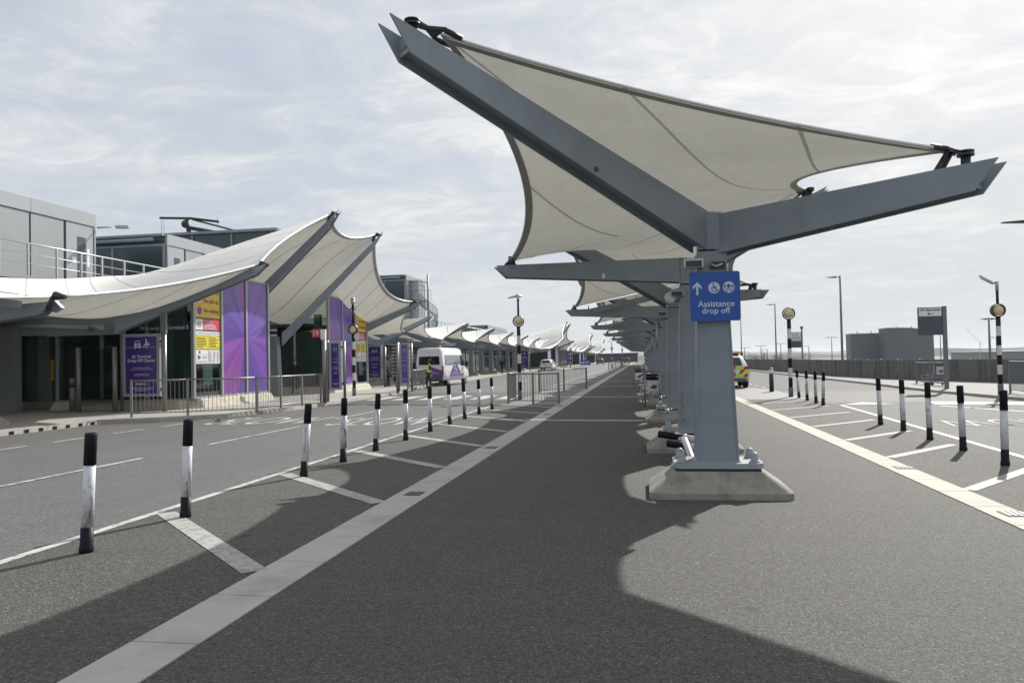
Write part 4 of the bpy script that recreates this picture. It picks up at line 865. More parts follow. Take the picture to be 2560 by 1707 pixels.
def suv(name, label, cat, loc, rz, paint, hivis=False, sx=1, small=False):
    t = lthing(name, label, cat); w = .93*sx
    st = [(0, .50, .92, 1.05, .80, .82, .66), (.06, .36, .98, 1.18, .90, .90, .66), (.30, .32, 1.00, 1.50, w, w*.98, .60), (.55, .30, 1.0, 1.60, w, w, .66), (1.6, .30, .98, 1.64, w, w, .69), (2.4, .30, .95, 1.60, w, w, .66), (3.1, .30, .92, 1.20, w, w*.97, .62), (3.4, .32, .88, 1.0, w, w*.95, .66), (4.2, .34, .80, .86, .88, .84, .6), (4.4, .42, .7, .74, .74, .7, .5)]
    loft_car(st).build('body', paint, t)
    mb = MB(); mb.poly([(-.60, .035, 1.10), (.60, .035, 1.10), (.50, .30, 1.50), (-.50, .30, 1.50)], (0, -.03, .012)); mb.build('rear_window', cardark, t)
    for sg in (1, -1):
        mb = MB(); mb.poly([(sg*(w+.002), .55, 1.05), (sg*(w+.002), 3.0, 1.0), (sg*.75, 2.45, 1.50), (sg*.76, .65, 1.50)][::sg], (.012*sg, 0, 0)); mb.build('side_window', cardark, t)
        mb = MB(); mb.cbox((sg*.78, .035, .98), .26, .07, .13); mb.build('tail_lamp', carred, t)
        mb = MB(); mb.cbox((sg*1.02, 2.75, 1.05), .18, .1, .14); mb.build('mirror', paint, t)
        for yy_ in (.85, 3.5): wheel(t, sg*.92, yy_, .34, .24)
    mb = MB(); mb.box(-.78, .78, -.045, .12, .33, .50); mb.build('rear_bumper', cargrey, t)
    mb = MB(); mb.box(-.26, .26, -.025, -.01, .73, .84); mb.build('number_plate', mat('number_plate', (.55, .36, .08), .4), t)
    if hivis:
        my = MB(); mr = MB()
        for row, z0_ in ((0, .56), (1, .93)):
            zz = (z0_, z0_+.15)
            for k in range(8):
                x0 = -.84+.21*k; s_ = .10 if x0 < 0 else -.10
                p = [(x0, -.03-.0, zz[0]), (x0+.20, -.03, zz[0]), (x0+.20-s_, -.03, zz[1]), (x0-s_, -.03, zz[1])]; p = [(min(.86, max(-.86, a)), b_, c_) for a, b_, c_ in p]
                (mr if k % 3 == 1 else my).poly(p, (0, .012, 0))
        for k, (a, b_) in enumerate([((.40, .72), (.62, .92)), ((-.62, .72), (-.40, .92))]): mr.poly([(a[0], -.03, a[1]), (a[0]+.14, -.03, a[1]), (b_[0]+.1, -.03, b_[1]), (b_[0]-.06, -.03, b_[1])], (0, .01, 0))
        for sg in (1, -1):
            my.poly([(sg*.60, -.03, .71), (sg*.86, -.03, .71), (sg*.86, -.03, .92), (sg*.74, -.03, .92)][::sg], (0, .01, 0)); my.poly([(sg*.42, .10, 1.13), (sg*.58, .04, 1.12), (sg*.50, .24, 1.40)][::sg], (0, -.02, .02))
            for k in range(6): (my if k % 2 else mr).poly([(sg*(w+.006), .2+.5*k, .62), (sg*(w+.006), .7+.5*k, .62), (sg*(w+.006), .7+.5*k, .84), (sg*(w+.006), .2+.5*k, .84)][::sg], (.008*sg, 0, 0))
        my.build('yellow_chevrons', hiyel, t); mr.build('red_chevrons', hired, t)
        mb = MB(); mb.box(-.58, .58, .75, 1.05, 1.70, 1.79); mb.build('light_bar', orange, t); mb = MB(); mb.box(-.5, .5, .8, 1.0, 1.60, 1.70); mb.cbox((.66, .9, 1.68), .1, .16, .14); mb.build('light_bar_mount', blackp, t)
    t.location = loc; t.rotation_euler = (0, 0, rz); return t
suv('security_car', 'white security car with yellow and red rear chevrons, half hidden by the nearest column', 'car', (4.28, 39.2, 0), R(-1.5), carwhite, True, 1)
suv('parked_car', 'white car driving away on the left road beyond the minibus', 'car', (-13.6, 110, 0), R(-2), carwhite)
suv('parked_car', 'dark red car far down the left road', 'car', (-11.3, 212, 0), 0, redcar)
suv('parked_car', 'dark car farthest down the left road beside the island kerb', 'car', (-4.6, 250, 0), 0, mat('car_dark', (.04, .045, .05), .3))

# ================================================================ PEOPLE (small in the picture)
def person(label, loc, rz, jacket, trousers, skin, hair, pose='stand', vest=False, bag=False, h=1.76):
    t = lthing('person', label, 'person'); k = h/1.76
    J = {'pel': (0, 0, .95), 'wst': (0, .01, 1.10), 'chs': (0, .02, 1.32), 'nk': (0, .02, 1.48), 'hd': (0, .0, 1.56), 'hd2': (0, -.01, 1.66), 'hd3': (0, 0, 1.72)}
    E_ = [('pel', 'wst'), ('wst', 'chs'), ('chs', 'nk'), ('nk', 'hd'), ('hd', 'hd2'), ('hd2', 'hd3')]
    rad = {'pel': .15, 'wst': .14, 'chs': .16, 'nk': .060, 'hd': .075, 'hd2': .088, 'hd3': .06}
    for s_, q in ((-1, 'l'), (1, 'r')):
        st_ = .04 if pose == 'stand' else .22*s_
        J.update({q+'hp': (s_*.10, 0, .88), q+'kn': (s_*.10, -st_*.6-.02, .50), q+'an': (s_*.11, -st_*.7+(.06 if pose == 'walk' and s_ < 0 else 0), .09), q+'to': (s_*.12, -st_*.7-.16, .04),
                  q+'sh': (s_*.19, .02, 1.40), q+'el': (s_*.25, .04-(.05*s_ if pose == 'walk' else 0), 1.12), q+'wr': (s_*.22, -.10, .92 if pose != 'fold' else 1.14), q+'ha': (s_*.20, -.13, .84 if pose != 'fold' else 1.16)})
        if pose == 'fold': J[q+'wr'] = (s_*.05, -.20, 1.16); J[q+'ha'] = (-s_*.04, -.21, 1.17)
        rad.update({q+'hp': .098, q+'kn': .066, q+'an': .048, q+'to': .042, q+'sh': .068, q+'el': .050, q+'wr': .034, q+'ha': .040})
        E_ += [('pel', q+'hp'), (q+'hp', q+'kn'), (q+'kn', q+'an'), (q+'an', q+'to'), ('chs', q+'sh'), (q+'sh', q+'el'), (q+'el', q+'wr'), (q+'wr', q+'ha')]
    ks = list(J); me = bpy.data.meshes.new('p'); me.from_pydata([tuple(c*k for c in J[n]) for n in ks], [(ks.index(a), ks.index(b)) for a, b in E_], [])
    o = bpy.data.objects.new('p', me); COL.objects.link(o); md = o.modifiers.new('s', 'SKIN'); me.skin_vertices[0].data[ks.index('pel')].use_root = True
    for i, n in enumerate(ks):
        r_ = rad[n]*k; me.skin_vertices[0].data[i].radius = (r_*(1.25 if n in ('chs', 'pel', 'wst') else 1), r_*(.85 if n in ('chs', 'pel', 'wst') else 1))
    o.modifiers.new('b', 'SUBSURF').levels = 2
    dg = bpy.context.evaluated_depsgraph_get(); dg.update(); m2 = bpy.data.meshes.new_from_object(o.evaluated_get(dg)); bpy.data.objects.remove(o)
    m2.materials.clear()
    for mm in (skin, jacket, trousers, blackcloth): m2.materials.append(mm)
    hz = .89*k
    for p in m2.polygons:
        c = p.center; p.use_smooth = True
        hand = (abs(c.x) > .15 and c.z < .90*k and c.z > .78*k and c.y < -.07) or (pose == 'fold' and c.y < -.19*k and 1.1 < c.z/k < 1.24 and abs(c.x) < .08)
        p.material_index = 0 if (c.z > 1.49*k or hand) else 1 if c.z > .93*k or (abs(c.x) > .19 and c.z > .8*k) else 3 if c.z < .10*k else 2
    b = bpy.data.objects.new('body', m2); COL.objects.link(b); b.parent = t
    mb = MB(); mb.sphere((0, .014*k, 1.665*k), .105*k, 14, 0, (.92, .98, 1.0))
    keep = [i for i, f in enumerate(mb.f) if (sum(mb.v[v][1] for v in f)/len(f) > .0*k-.03 or sum(mb.v[v][2] for v in f)/len(f) > 1.72*k) and sum(mb.v[v][2] for v in f)/len(f) > 1.60*k]
    mb.f = [mb.f[i] for i in keep]; mb.mi = [0]*len(keep); mb.sm = [True]*len(keep); mb.build('hair', hair, t)
    if vest:
        vm = bpy.data.meshes.new('vest'); src = m2; vv = []; ff = []; mp_ = {}
        for p in src.polygons:
            if .98*k < p.center.z < 1.44*k and abs(p.center.x) < .23:
                f = []
                for vi in p.vertices:
                    if vi not in mp_: mp_[vi] = len(vv); v = src.vertices[vi]; vv.append(tuple(v.co+v.normal*.012))
                    f.append(mp_[vi])
                ff.append(f)
        vm.from_pydata(vv, [], ff); vm.materials.append(mat('vest_yellow', (.70, .80, .25), .5)); vo = bpy.data.objects.new('hi_vis_vest', vm); COL.objects.link(vo); vo.parent = t
    if bag:
        mb = MB(); mb.sphere((0, .20*k, 1.24*k), .17*k, 12, 0, (1, .6, 1.3)); mb.build('backpack', blackcloth, t)
    t.location = loc; t.rotation_euler = (0, 0, rz); return t
person('person in a dark uniform facing left, standing beside the far purple poster stand', (-15.75, 46.3, .12), R(70), navy, blackcloth, skin1, hairb, 'stand', h=1.66)
person('taller person in a dark suit standing by the far purple poster stand', (-15.1, 46.6, .12), R(-30), navy, navy, skin1, hairm, 'stand', h=1.86)
person('person in a yellow vest over black clothes standing behind the minibus', (-12.75, 45.2, .0), R(-60), blackcloth, blackcloth, skin2, hairm, 'fold', True, h=1.78)
person('person in dark clothes standing on the pavement left of the minibus', (-16.0, 52.5, .12), R(30), blackcloth, blackcloth, skin1, hairm, 'stand', h=1.75)
person('person with a backpack walking away along the far pavement between the columns', (-15.3, 84.0, .12), R(160), navy, navy, skin1, hairm, 'walk', False, True, 1.8)
person('person in black clothes in the shaded entrance between the two glass lobbies', (-17.6, 37.2, .12), R(20), blackcloth, blackcloth, skin1, hairm, 'stand', h=1.75)

# ================================================================ TERMINAL SIDE
XP = -15.9
def frame_member(mb, x, y, z0, z1, w=.10, d=.10): mb.box(x-d/2, x+d/2, y-w/2, y+w/2, z0, z1)
def text_lines(mb, xs, y0, y1, z0, z1, n, seed=0, fill=.5, right=True):
    """rows of tiny illegible print as thin bars on the +x face"""
    rnd = random.Random(seed)
    for i in range(n):
        z = z1-(z1-z0)*(i+.5)/n; L = (y1-y0)*rnd.uniform(.6, .98); mb.box(xs, xs+.003, y0+.0, y0+L, z-(z1-z0)/n*fill/2, z+(z1-z0)/n*fill/2)
def notice_stack(t, x, ya, yb):
    """drop-off notices on the glass, facing +x; ya<yb ; reading direction is +y"""
    AX, UP = (0, 1, 0), (0, 0, 1); ym = (ya+yb)/2; w = yb-ya
    mb = MB(); mb.box(x, x+.012, ya, yb, 3.42, 4.68); o = mb.build('yellow_notice', yellow, t); tag(o, 'yellow notice reading Drop off only, No pick up, No waiting')
    mb = MB(); X1 = x+.012
    for tx, z in (('Drop off only', 4.38), ('No pick up', 4.02), ('No waiting', 3.66)): mb.text(tx, (X1, ya+w*.64, z), AX, UP, width=w*.60 if tx != 'Drop off only' else w*.62, bold=.015, lift=.003)
    mb.build('lettering', ink, o)
    mb = MB()
    def dsc(yc, zc, r, mi, lift, n=22): mb.poly([(X1+lift, yc+r*cos(2*pi*k/n), zc+r*sin(2*pi*k/n)) for k in range(n)], (.002, 0, 0), mi)
    dsc(ya+w*.17, 4.42, .14, 3, .001); dsc(ya+w*.17, 4.02, .14, 2, .001); dsc(ya+w*.17, 4.02, .108, 0, .004); dsc(ya+w*.17, 3.66, .15, 2, .001); dsc(ya+w*.17, 3.66, .118, 1, .004); dsc(ya+w*.17, 4.42, .10, 0, .004)
    mb.hexa([(X1+.007, ya+w*.17-.05, 4.00), (X1+.010, ya+w*.17-.05, 4.00), (X1+.010, ya+w*.17+.05, 4.00), (X1+.007, ya+w*.17+.05, 4.00)], [(X1+.007, ya+w*.17-.05, 4.05), (X1+.010, ya+w*.17-.05, 4.05), (X1+.010, ya+w*.17+.05, 4.05), (X1+.007, ya+w*.17+.05, 4.05)], 3)
    mb.build('symbols', [white, bluesm, redm, ink], o)
    mb = MB(); mb.box(x, x+.010, ya, yb, 2.95, 3.36, 0); mb.box(x+.010, x+.013, ya+.01, ya+w*.30, 2.96, 3.35, 1); o = mb.build('no_smoking_notice', [redm, white], t)
    mb = MB(); mb.text('No smoking', (x+.010, ya+w*.52, 3.28), AX, UP, width=w*.36, bold=.02); text_lines(mb, x+.0105, ya+w*.34, yb-.05, 2.98, 3.2, 4, 3, .4); mb.build('lettering', inkw, o)
    mb = MB(); n = 24; yc, zc, r = ya+w*.155, 3.155, .12
    for k in range(n):
        a0, a1 = 2*pi*k/n, 2*pi*(k+1)/n; mb.poly([(x+.0135, yc+r*cos(a0), zc+r*sin(a0)), (x+.0135, yc+r*cos(a1), zc+r*sin(a1)), (x+.0135, yc+(r-.02)*cos(a1), zc+(r-.02)*sin(a1)), (x+.0135, yc+(r-.02)*cos(a0), zc+(r-.02)*sin(a0))], (.002, 0, 0))
    mb.poly([(x+.016, yc-.085, zc+.075), (x+.016, yc-.075, zc+.085), (x+.016, yc+.085, zc-.075), (x+.016, yc+.075, zc-.085)][::-1], (.002, 0, 0)); mb.box(x+.0135, x+.0155, yc-.07, yc+.07, zc-.014, zc+.012, 1); mb.build('no_smoking_symbol', [redm, ink], o)
    mb = MB(); mb.box(x, x+.010, ya, yb, 2.76, 2.91); o = mb.build('title_notice', white, t); mb = MB(); mb.text('Terminal 5 passenger drop off', (x+.010, ym, 2.835), AX, UP, width=w*.88, height=.075, bold=.02); mb.build('lettering', greyink, o)
    mb = MB(); mb.box(x, x+.010, ya, yb, 2.26, 2.74); o = mb.build('charge_notice', yellow2, t); mb = MB(); text_lines(mb, x+.0105, ya+.06, ym-.05, 2.3, 2.7, 7, 5, .42); text_lines(mb, x+.0105, ym+.07, yb-.06, 2.3, 2.7, 7, 8, .42); mb.box(x+.0105, x+.0125, ym-.005, ym+.005, 2.27, 2.73); mb.build('print', ink, o)
    mb = MB(); mb.box(x, x+.010, ya, yb, 1.72, 2.23); o = mb.build('small_print_notice', white, t); mb = MB()
    for a_, b_ in ((.52, .66), (.69, .82), (.85, .97)): text_lines(mb, x+.0105, ya+w*a_, ya+w*b_, 1.76, 2.18, 13, int(a_*50), .5)
    for z in (1.84, 2.05): mb.box(x+.0105, x+.0125, ya+.02, ya+w*.5, z-.006, z+.006)
    mb.box(x+.0105, x+.0125, ya+w*.5, ya+w*.51, 1.73, 2.22); text_lines(mb, x+.0105, ya+w*.25, ya+w*.46, 1.90, 2.0, 2, 2, .5); mb.box(x+.0105, x+.0125, ya+w*.08, ya+w*.15, 1.88, 2.02); mb.box(x+.0105, x+.0125, ya+w*.11, ya+w*.2, 1.90, 2.0); text_lines(mb, x+.0105, ya+w*.06, ya+w*.46, 1.75, 1.81, 1, 2, .5); mb.build('print', greyink, o)
    mb = MB(); mb.box(x+.0105, x+.0125, ya+w*.12, ya+w*.19, 2.09, 2.19); mb.build('logo', bluesm, o)
    mb = MB(); mb.box(x-.03, x-.015, ya+w*.33, ya+w*.70, .95, 1.7); mb.build('frosted_panel', mint, t)

def lobby(label, y0, y1, order, xfar=-21.4):
    """projecting glazed lobby; order lists the road-side bays from y0 to y1"""
    t = thing('entrance_lobby', label, 'entrance lobby', (XP, (y0+y1)/2, .12)); zt = 5.12; n = len(order); w = (y1-y0)/n
    # plinth: rounded nose around the lobby
    mb = MB(); out = []; 
    for k in range(9): a = R(180-90*k/8); 
    pts = [(xfar, y0-.45), (XP-1.9, y0-.45), (XP-.4, y0-.30), (XP+.25, y0+.25), (XP+.32, y0+1.0), (XP+.32, y1-1.0), (XP+.25, y1+.1), (XP-.2, y1+.6), (XP-1.2, y1+.8), (xfar, y1+.8)]
    cx_, cy_ = (XP-2.5), (y0+y1)/2
    lo = [(x, y, .10) for x, y in pts]; hi = [(x+(cx_-x)*.04, y+(cy_-y)*.03, .40) for x, y in pts]; h2 = [(x+(cx_-x)*.07, y+(cy_-y)*.05, .45) for x, y in pts]
    K = len(pts); mb.add(lo+hi+h2, [(i*K+k, i*K+(k+1) % K, (i+1)*K+(k+1) % K, (i+1)*K+k) for i in range(2) for k in range(K)]+[tuple(2*K+k for k in range(K))], 0, False); mb.build('plinth', plinthm, t)
    mb = MB(); mb.box(xfar, XP-.02, y0, y1, .452, .47); mb.build('floor', pave, t)
    for k in range(n+1):
        mb = MB(); frame_member(mb, XP, y0+w*k, .45, (4.55 if (k == 0 and y0 < 30) else zt), .13, .12); mb.build('mullion', panel_l, t)
    mb = MB(); mb.box(XP-.05, XP+.04, y0, y1, .45, .53); mb.build('sill', panel_l, t); mb = MB(); mb.box(XP-.05, XP+.03, y0+(w if y0 < 30 else 0), y1, zt-.06, zt+.02); mb.build('head_rail', panelg, t)
    for k, kind in enumerate(order):
        a, b = y0+w*k+.07, y0+w*(k+1)-.07
        mb = MB(); mb.box(XP-.015, XP-.003, a, b, .53, 4.72 if (k == 0 and y0 < 30) else zt-.06); mb.build('window', tglass, t)
        if kind == 'art':
            mb = MB(); mb.box(XP, XP+.012, a+.02, b-.02, .54, zt-.10); mb.build('printed_panel', ART[(t.name, k % 2)] if (t.name, k % 2) in ART else artm(k, y0, t), t)
        if kind == 'notices': notice_stack(t, XP+.004, a+.04, b-.04)
    # side walls: glass with mullions
    for yy_, sg in ((y0, -1), (y1, 1)):
        L = XP-xfar; m_ = 3
        for k in range(1, m_+1): mb = MB(); mb.box(XP-L*k/m_-.05, XP-L*k/m_+.05, yy_-.05, yy_+.05, .45, zt-1.3); mb.build('mullion', steel_lt, t)
        for k in range(m_):
            mb = MB(); mb.box(XP-L*(k+1)/m_+.06, XP-L*k/m_-.07, yy_-.006, yy_+.006, .5, 3.55); mb.build('window', tglass, t)
            mb = MB(); mb.box(XP-L*(k+1)/m_+.06, XP-L*k/m_-.07, yy_-.01, yy_+.01, 3.58, zt-1.1+.0*k); mb.build('window', tglass, t) if k == 0 else None
    mb = MB(); mb.box(xfar, XP-1.3, y0+.1, y1-.1, 3.60, 3.75); mb.build('ceiling', darkin, t)
    mb = MB(); mb.box(xfar+1.2, xfar+2.6, y0+.8, y1-.8, .47, 3.5); mb.build('lift_shaft', panelg, t)
    mb = MB(); mb.hexa([(XP-.9, y0+.2, .45), (XP-.5, y0+.2, .45), (XP-.5, y0+.6, .45), (XP-.9, y0+.6, .45)], [(XP-.85, y0+.2, 4.2), (XP-.55, y0+.2, 4.2), (XP-.55, y0+.5, 4.2), (XP-.85, y0+.5, 4.2)]); mb.build('fin_column', steel, t)
    for s_ in (0, 1, 2):
        mb = MB(); mb.tube([(XP+.07, y0+w*(s_+.5), .47), (XP+.07, y0+w*(s_+.5)+.1, .47)], .03, 8); mb.build('fixing', galv, t)
    return t
ART = {}
def artm(k, y0, t):
    # object coordinates of parts are relative to the thing, whose origin is mid-lobby at z=.12
    return burst(f'burst_{int(y0)}_{k}', (0.95 if y0 < 30 else -1.0), 2.65, .7 if y0 < 30 else 2.1)
lobby('glazed entrance lobby with yellow notices left and two tall purple panels', 25.4, 31.0, ['notices', 'art', 'art'])
lobby('glazed entrance lobby beyond the first, purple panels left and notices right', 37.5, 43.1, ['art', 'art', 'notices'])

# purple poster stands
pgrad = gradient('poster_purple', (.085, .018, .20), (.055, .03, .22), 0, 2)
pgrad2 = gradient('poster_lilac', (.16, .05, .28), (.15, .10, .34), 0, 2)
def poster(label, x0, x1, y, z0, z1, pm, small=False, legs=True, glassref=False):
    t = thing('poster_stand', label, 'poster stand', ((x0+x1)/2, y, .12)); w = x1-x0; xm = (x0+x1)/2; e = .10
    mb = MB(); 
    mb.box(x0, x1, y, y+.14, z0, z0+e); mb.box(x0, x1, y, y+.14, z1-e, z1); mb.box(x0, x0+e, y, y+.14, z0+e, z1-e); mb.box(x1-e, x1, y, y+.14, z0+e, z1-e); mb.box(x0+e, x1-e, y+.06, y+.14, z0+e, z1-e)
    mb.build('frame', steel_lt, t)
    mb = MB(); mb.box(x0+e, x1-e, y+.03, y+.058, z0+e, z1-e); p = mb.build('poster', pm, t)
    mb = MB(); ya = y+.03; H = z1-z0-2*e; AX, UP = (1, 0, 0), (0, 0, 1); b = z0+e; ww = w-2*e
    mb.text('£6 Terminal', (xm, ya, b+H*.655), AX, UP, width=ww*.60, bold=.02); mb.text('Drop-Off Charge', (xm, ya, b+H*.575), AX, UP, width=ww*.86, bold=.02)
    # car and passenger pictogram
    cz = b+H*.875; u = ww*.10; cxx = xm-ww*.12
    Yp = lambda pts: mb.poly([(cxx+a_*u, ya-.004, cz+c_*u) for a_, c_ in pts], (0, .003, 0))
    Yp([(-1, -1), (1, -1), (1, .1), (-1, .1)]); Yp([(-.85, .1), (.85, .1), (.65, .95), (-.65, .95)]); Yp([(-.95, -1.35), (-.6, -1.35), (-.6, -1), (-.95, -1)]); Yp([(.6, -1.35), (.95, -1.35), (.95, -1), (.6, -1)])
    cxx = xm+ww*.14; Yp([(-.1, .0), (.5, .1), (.25, 1.0), (-.05, 1.0)]); Yp([(.1, .0), (.35, .0), (.35, -1.35), (.1, -1.35)]); Yp([(-.1, .1), (.2, -.1), (-.7, -1.0), (-.9, -.8)]); Yp([(.3, -.55), (1.25, -.35), (1.25, .05), (.3, .0)]); Yp([(.15, .8), (.3, .9), (.95, .2), (.8, .1)])
    n = 12; mb.poly([(cxx+(.12+.22*cos(2*pi*k/n))*u, ya-.004, cz+(1.28+.22*sin(2*pi*k/n))*u) for k in range(n)], (0, .003, 0))
    for z, wd in ((.455, .55), (.425, .72), (.345, .45), (.32, .5), (.105, .8), (.08, .75), (.055, .4)): mb.box(xm-ww*wd/2, xm+ww*wd/2, ya-.004, ya-.001, b+H*z-.006, b+H*z+.006)
    mb.box(x0+e+.03, x1-e-.03, ya-.003, ya-.001, b+H*.812, b+H*.812+.008)
    mb.text('Heathrow', (xm, ya, b+H*.175), AX, UP, width=ww*.34, bold=.02)
    mb.build('lettering', inkw, p)
    mc = MB(); u2 = u; cc = xm-ww*.12; mc.poly([(cc+a_*u, ya-.009, cz+c_*u) for a_, c_ in [(-.62, .15), (.62, .15), (.5, .75), (-.5, .75)]], (0, .003, 0)); mc.poly([(cc+a_*u, ya-.009, cz+c_*u) for a_, c_ in [(-.5, -.6), (.5, -.6), (.5, -.25), (-.5, -.25)]], (0, .003, 0)); mc.build('pictogram_window', pm, p)
    mb = MB(); mb.text('information', (xm, y, z1-e/2), AX, UP, width=w*.12) if 0 else None
    if legs:
        for x in (x0-.08, x1+.10):
            mb = MB(); mb.tube([(x, y+.07, .12), (x, y+.07, z1-.02 if x > xm else z1+.02)], .055, 12); mb.build('post', railm, t)
            for z in (z0+.25, z1-.25): mb = MB(); mb.cbox((x+(.05 if x < xm else -.05), y+.07, z), .10, .06, .07); mb.build('clamp', darksteel, t)
    return t
poster('purple Terminal Drop-Off Charge poster stand behind the leftmost guard railing', -17.70, -16.30, 24.0, .62, 2.78, pgrad)
poster('narrow purple Drop-Off Charge poster stand beside the numbered 19 post', -12.20, -11.68, 28.8, .58, 2.52, pgrad)
poster('purple Drop-Off Charge poster in the shade just right of the second lobby', -16.95, -16.0, 46.0, .62, 2.72, pgrad, legs=False)
poster('lilac sunlit Drop-Off Charge poster stand left of the minibus', -12.32, -11.80, 38.2, .48, 2.62, pgrad2)
poster('far purple poster stand under the regular canopies, left of the white car', -16.2, -14.6, 100, .5, 2.9, pgrad)
poster('second far purple poster, just right of the distant entrance canopy', -15.6, -14.2, 160, .5, 2.9, pgrad2, legs=False)
t = thing('wayfinding_board', 'low blue board with two white roundels far down the terminal pavement', 'sign', (-11.3, 165, .12)); mb = MB(); mb.box(-13.0, -10.8, 165, 165.1, .3, 1.3); mb.build('board', blue, t); mb = MB()
for x in (-12.7, -12.25): mb.poly([(x+.2*cos(2*pi*k/16), 164.99, .8+.2*sin(2*pi*k/16)) for k in range(16)], (0, .005, 0))
mb.box(-11.9, -11.1, 164.99, 164.995, .9, 1.0); mb.box(-11.9, -11.2, 164.99, 164.995, .65, .75); mb.build('print', white, t)
for x in (-12.9, -10.9): mb = MB(); mb.box(x-.04, x+.04, 165.1, 165.18, .12, 1.3); mb.build('leg', zinc_grey, t)
# numbered post 19
t = thing('numbered_post', 'steel post with a small red and white sign numbered 19', 'sign post', (-12.2, 28.35, .12)); mb = MB(); mb.tube([(-12.2, 28.35, .1), (-12.2, 28.35, 2.55)], .085, 14); mb.build('post', railm, t)
mb = MB(); mb.box(-12.66, -12.32, 28.3, 28.33, 2.66, 2.98); f = mb.build('number_plate', redm, t); mb = MB(); mb.text('19', (-12.49, 28.3, 2.82), (1, 0, 0), (0, 0, 1), width=.20, bold=.01, lift=.004); mb.build('lettering', inkw, f)
mb = MB(); mb.box(-12.30, -12.12, 28.28, 28.42, 2.56, 2.96); mb.build('white_box', white, t)
# shelter posts with glass screens on the pavement
def screen(label, x0, x1, y, h=2.35):
    t = thing('glass_screen', label, 'glass screen', ((x0+x1)/2, y, .12), group='glass wind screens on the pavement')
    for x in (x0, x1): mb = MB(); mb.tube([(x, y, .1), (x, y, h)], .085, 14); mb.build('post', railm, t)
    mb = MB(); mb.box(x0+.10, x1-.1, y-.006, y+.006, .42, h-.06); mb.build('pane', cglass, t); mb = MB(); mb.tube([(x0, y, .38), (x1, y, .38)], .025, 8); mb.build('rail', railm, t); return t
screen('glass wind screen between two steel posts, left of the purple poster', -19.25, -17.85, 23.8)
t = thing('sign_pole', 'tall grey post standing right of the leftmost purple poster', 'post', (-16.02, 23.85, .12)); mb = MB(); mb.tube([(-16.02, 23.85, .1), (-16.02, 23.85, 2.75)], .085, 12); mb.build('lower_post', railm, t); mb = MB(); mb.box(-16.12, -15.92, 23.8, 23.9, 2.75, 3.45); mb.build('upper_post', zinc_grey, t)
for i, (x, y) in enumerate([(-15.72, 45.8), (-11.88, 36.5)]):
    t = thing('steel_post', ['plain steel post left of the two people in dark clothes', 'plain steel post just left of the lilac poster stand'][i], 'post', (x, y, .12), group='plain steel posts on the terminal pavement'); mb = MB(); mb.tube([(x, y, .1), (x, y, 2.6)], .085, 12); mb.build('post', railm, t); mb = MB(); mb.lathe((x, y, .12), [(.12, 0), (.12, .02)], 12); mb.build('flange', galv, t)

# ---- terminal building
T_ = thing('terminal_building', 'dark glass terminal frontage with grey fascia running behind the white canopies', 'building', (-22, 100, 0))
def part(name, m_, *boxes):
    mb = MB()
    for b in boxes: mb.box(*b)
    return mb.build(name, m_, T_)
part('back_wall', darkin, (-40, -30.5, 4, 330, .12, 3.9))
part('roof_deck', panelg, (-44, -21.6, 4, 330, 3.92, 4.15))
part('fascia', steel_lt, (-21.62, -21.4, 31.2, 37.3, 3.15, 3.90), (-21.62, -21.4, 44, 330, 3.15, 3.90))
part('soffit', mat('soffit_grey', (.22, .23, .24), .6), (-44, -21.64, 4, 330, 3.55, 3.90))
part('lobby_fascia', steel_lt, (-26.5, -21.0, 24.6, 24.8, 2.86, 3.9), (-21.0, -17.9, 24.3, 24.45, 2.80, 3.40), (-26.5, -24.4, 23.9, 24.1, 2.9, 3.9))
part('lobby_ceiling', panelg, (-26.5, -17.95, 24.46, 31, 3.42, 3.5))
part('lobby_back_wall', mat('lobby_wall', (.45, .50, .50), .5), (-30, -21.45, 28.6, 28.8, .12, 3.5))
part('dark_pier', panelg, (-22.75, -22.2, 24.2, 24.6, .12, 3.2))
part('stone_kerb', concrete, (-26.5, -20.8, 25.9, 26.6, .12, .42))
mb = MB(); mb.box(-24.0, -22.95, 26.2, 26.22, .42, 3.1); mb.build('window', tglass, T_)
mb = MB(); mb.box(-23.45, -22.30, 27.6, 27.7, .12, 2.55); d = mb.build('lift_door', mat('lift_door_steel', (.40, .41, .41), .45, .1), T_); mb = MB(); mb.box(-22.885, -22.87, 27.585, 27.6, .15, 2.5); mb.box(-23.5, -22.25, 27.56, 27.6, 2.55, 2.68); mb.box(-23.58, -23.45, 27.56, 27.62, .12, 2.68); mb.box(-22.30, -22.18, 27.56, 27.62, .12, 2.68); mb.build('door_frame', panel_l, d)
mb = MB(); mb.hexa([(-22.98, 26.3, .12), (-22.40, 26.3, .12), (-22.40, 26.7, .12), (-22.98, 26.7, .12)], [(-22.85, 26.3, 3.4), (-22.55, 26.3, 3.4), (-22.55, 26.6, 3.4), (-22.85, 26.6, 3.4)]); mb.build('column', panelg, T_)
mb = MB(); mb.box(-24.4, -23.5, 28.4, 28.5, .12, 2.6); mb.build('door', teal, T_); mb = MB(); mb.box(-24.5, -23.4, 28.38, 28.4, 2.6, 2.75); mb.box(-23.5, -23.38, 28.38, 28.4, .12, 2.6); mb.build('door_surround', panel_l, T_)
for zz in ((2.2, 2.5), (1.0, 1.45)): mb = MB(); mb.box(-19.95, -19.72, 26.15, 26.17, *zz); mb.build('yellow_sticker', yellow, T_)
mb = MB(); mb.box(-22.42, -22.28, 26.25, 26.27, 1.2, 2.0); mb.build('yellow_sticker', yellow, T_)
mb = MB(); mb.box(-20.9, -17.95, 26.2, 26.215, .14, 3.3); mb.build('window', tglass, T_)
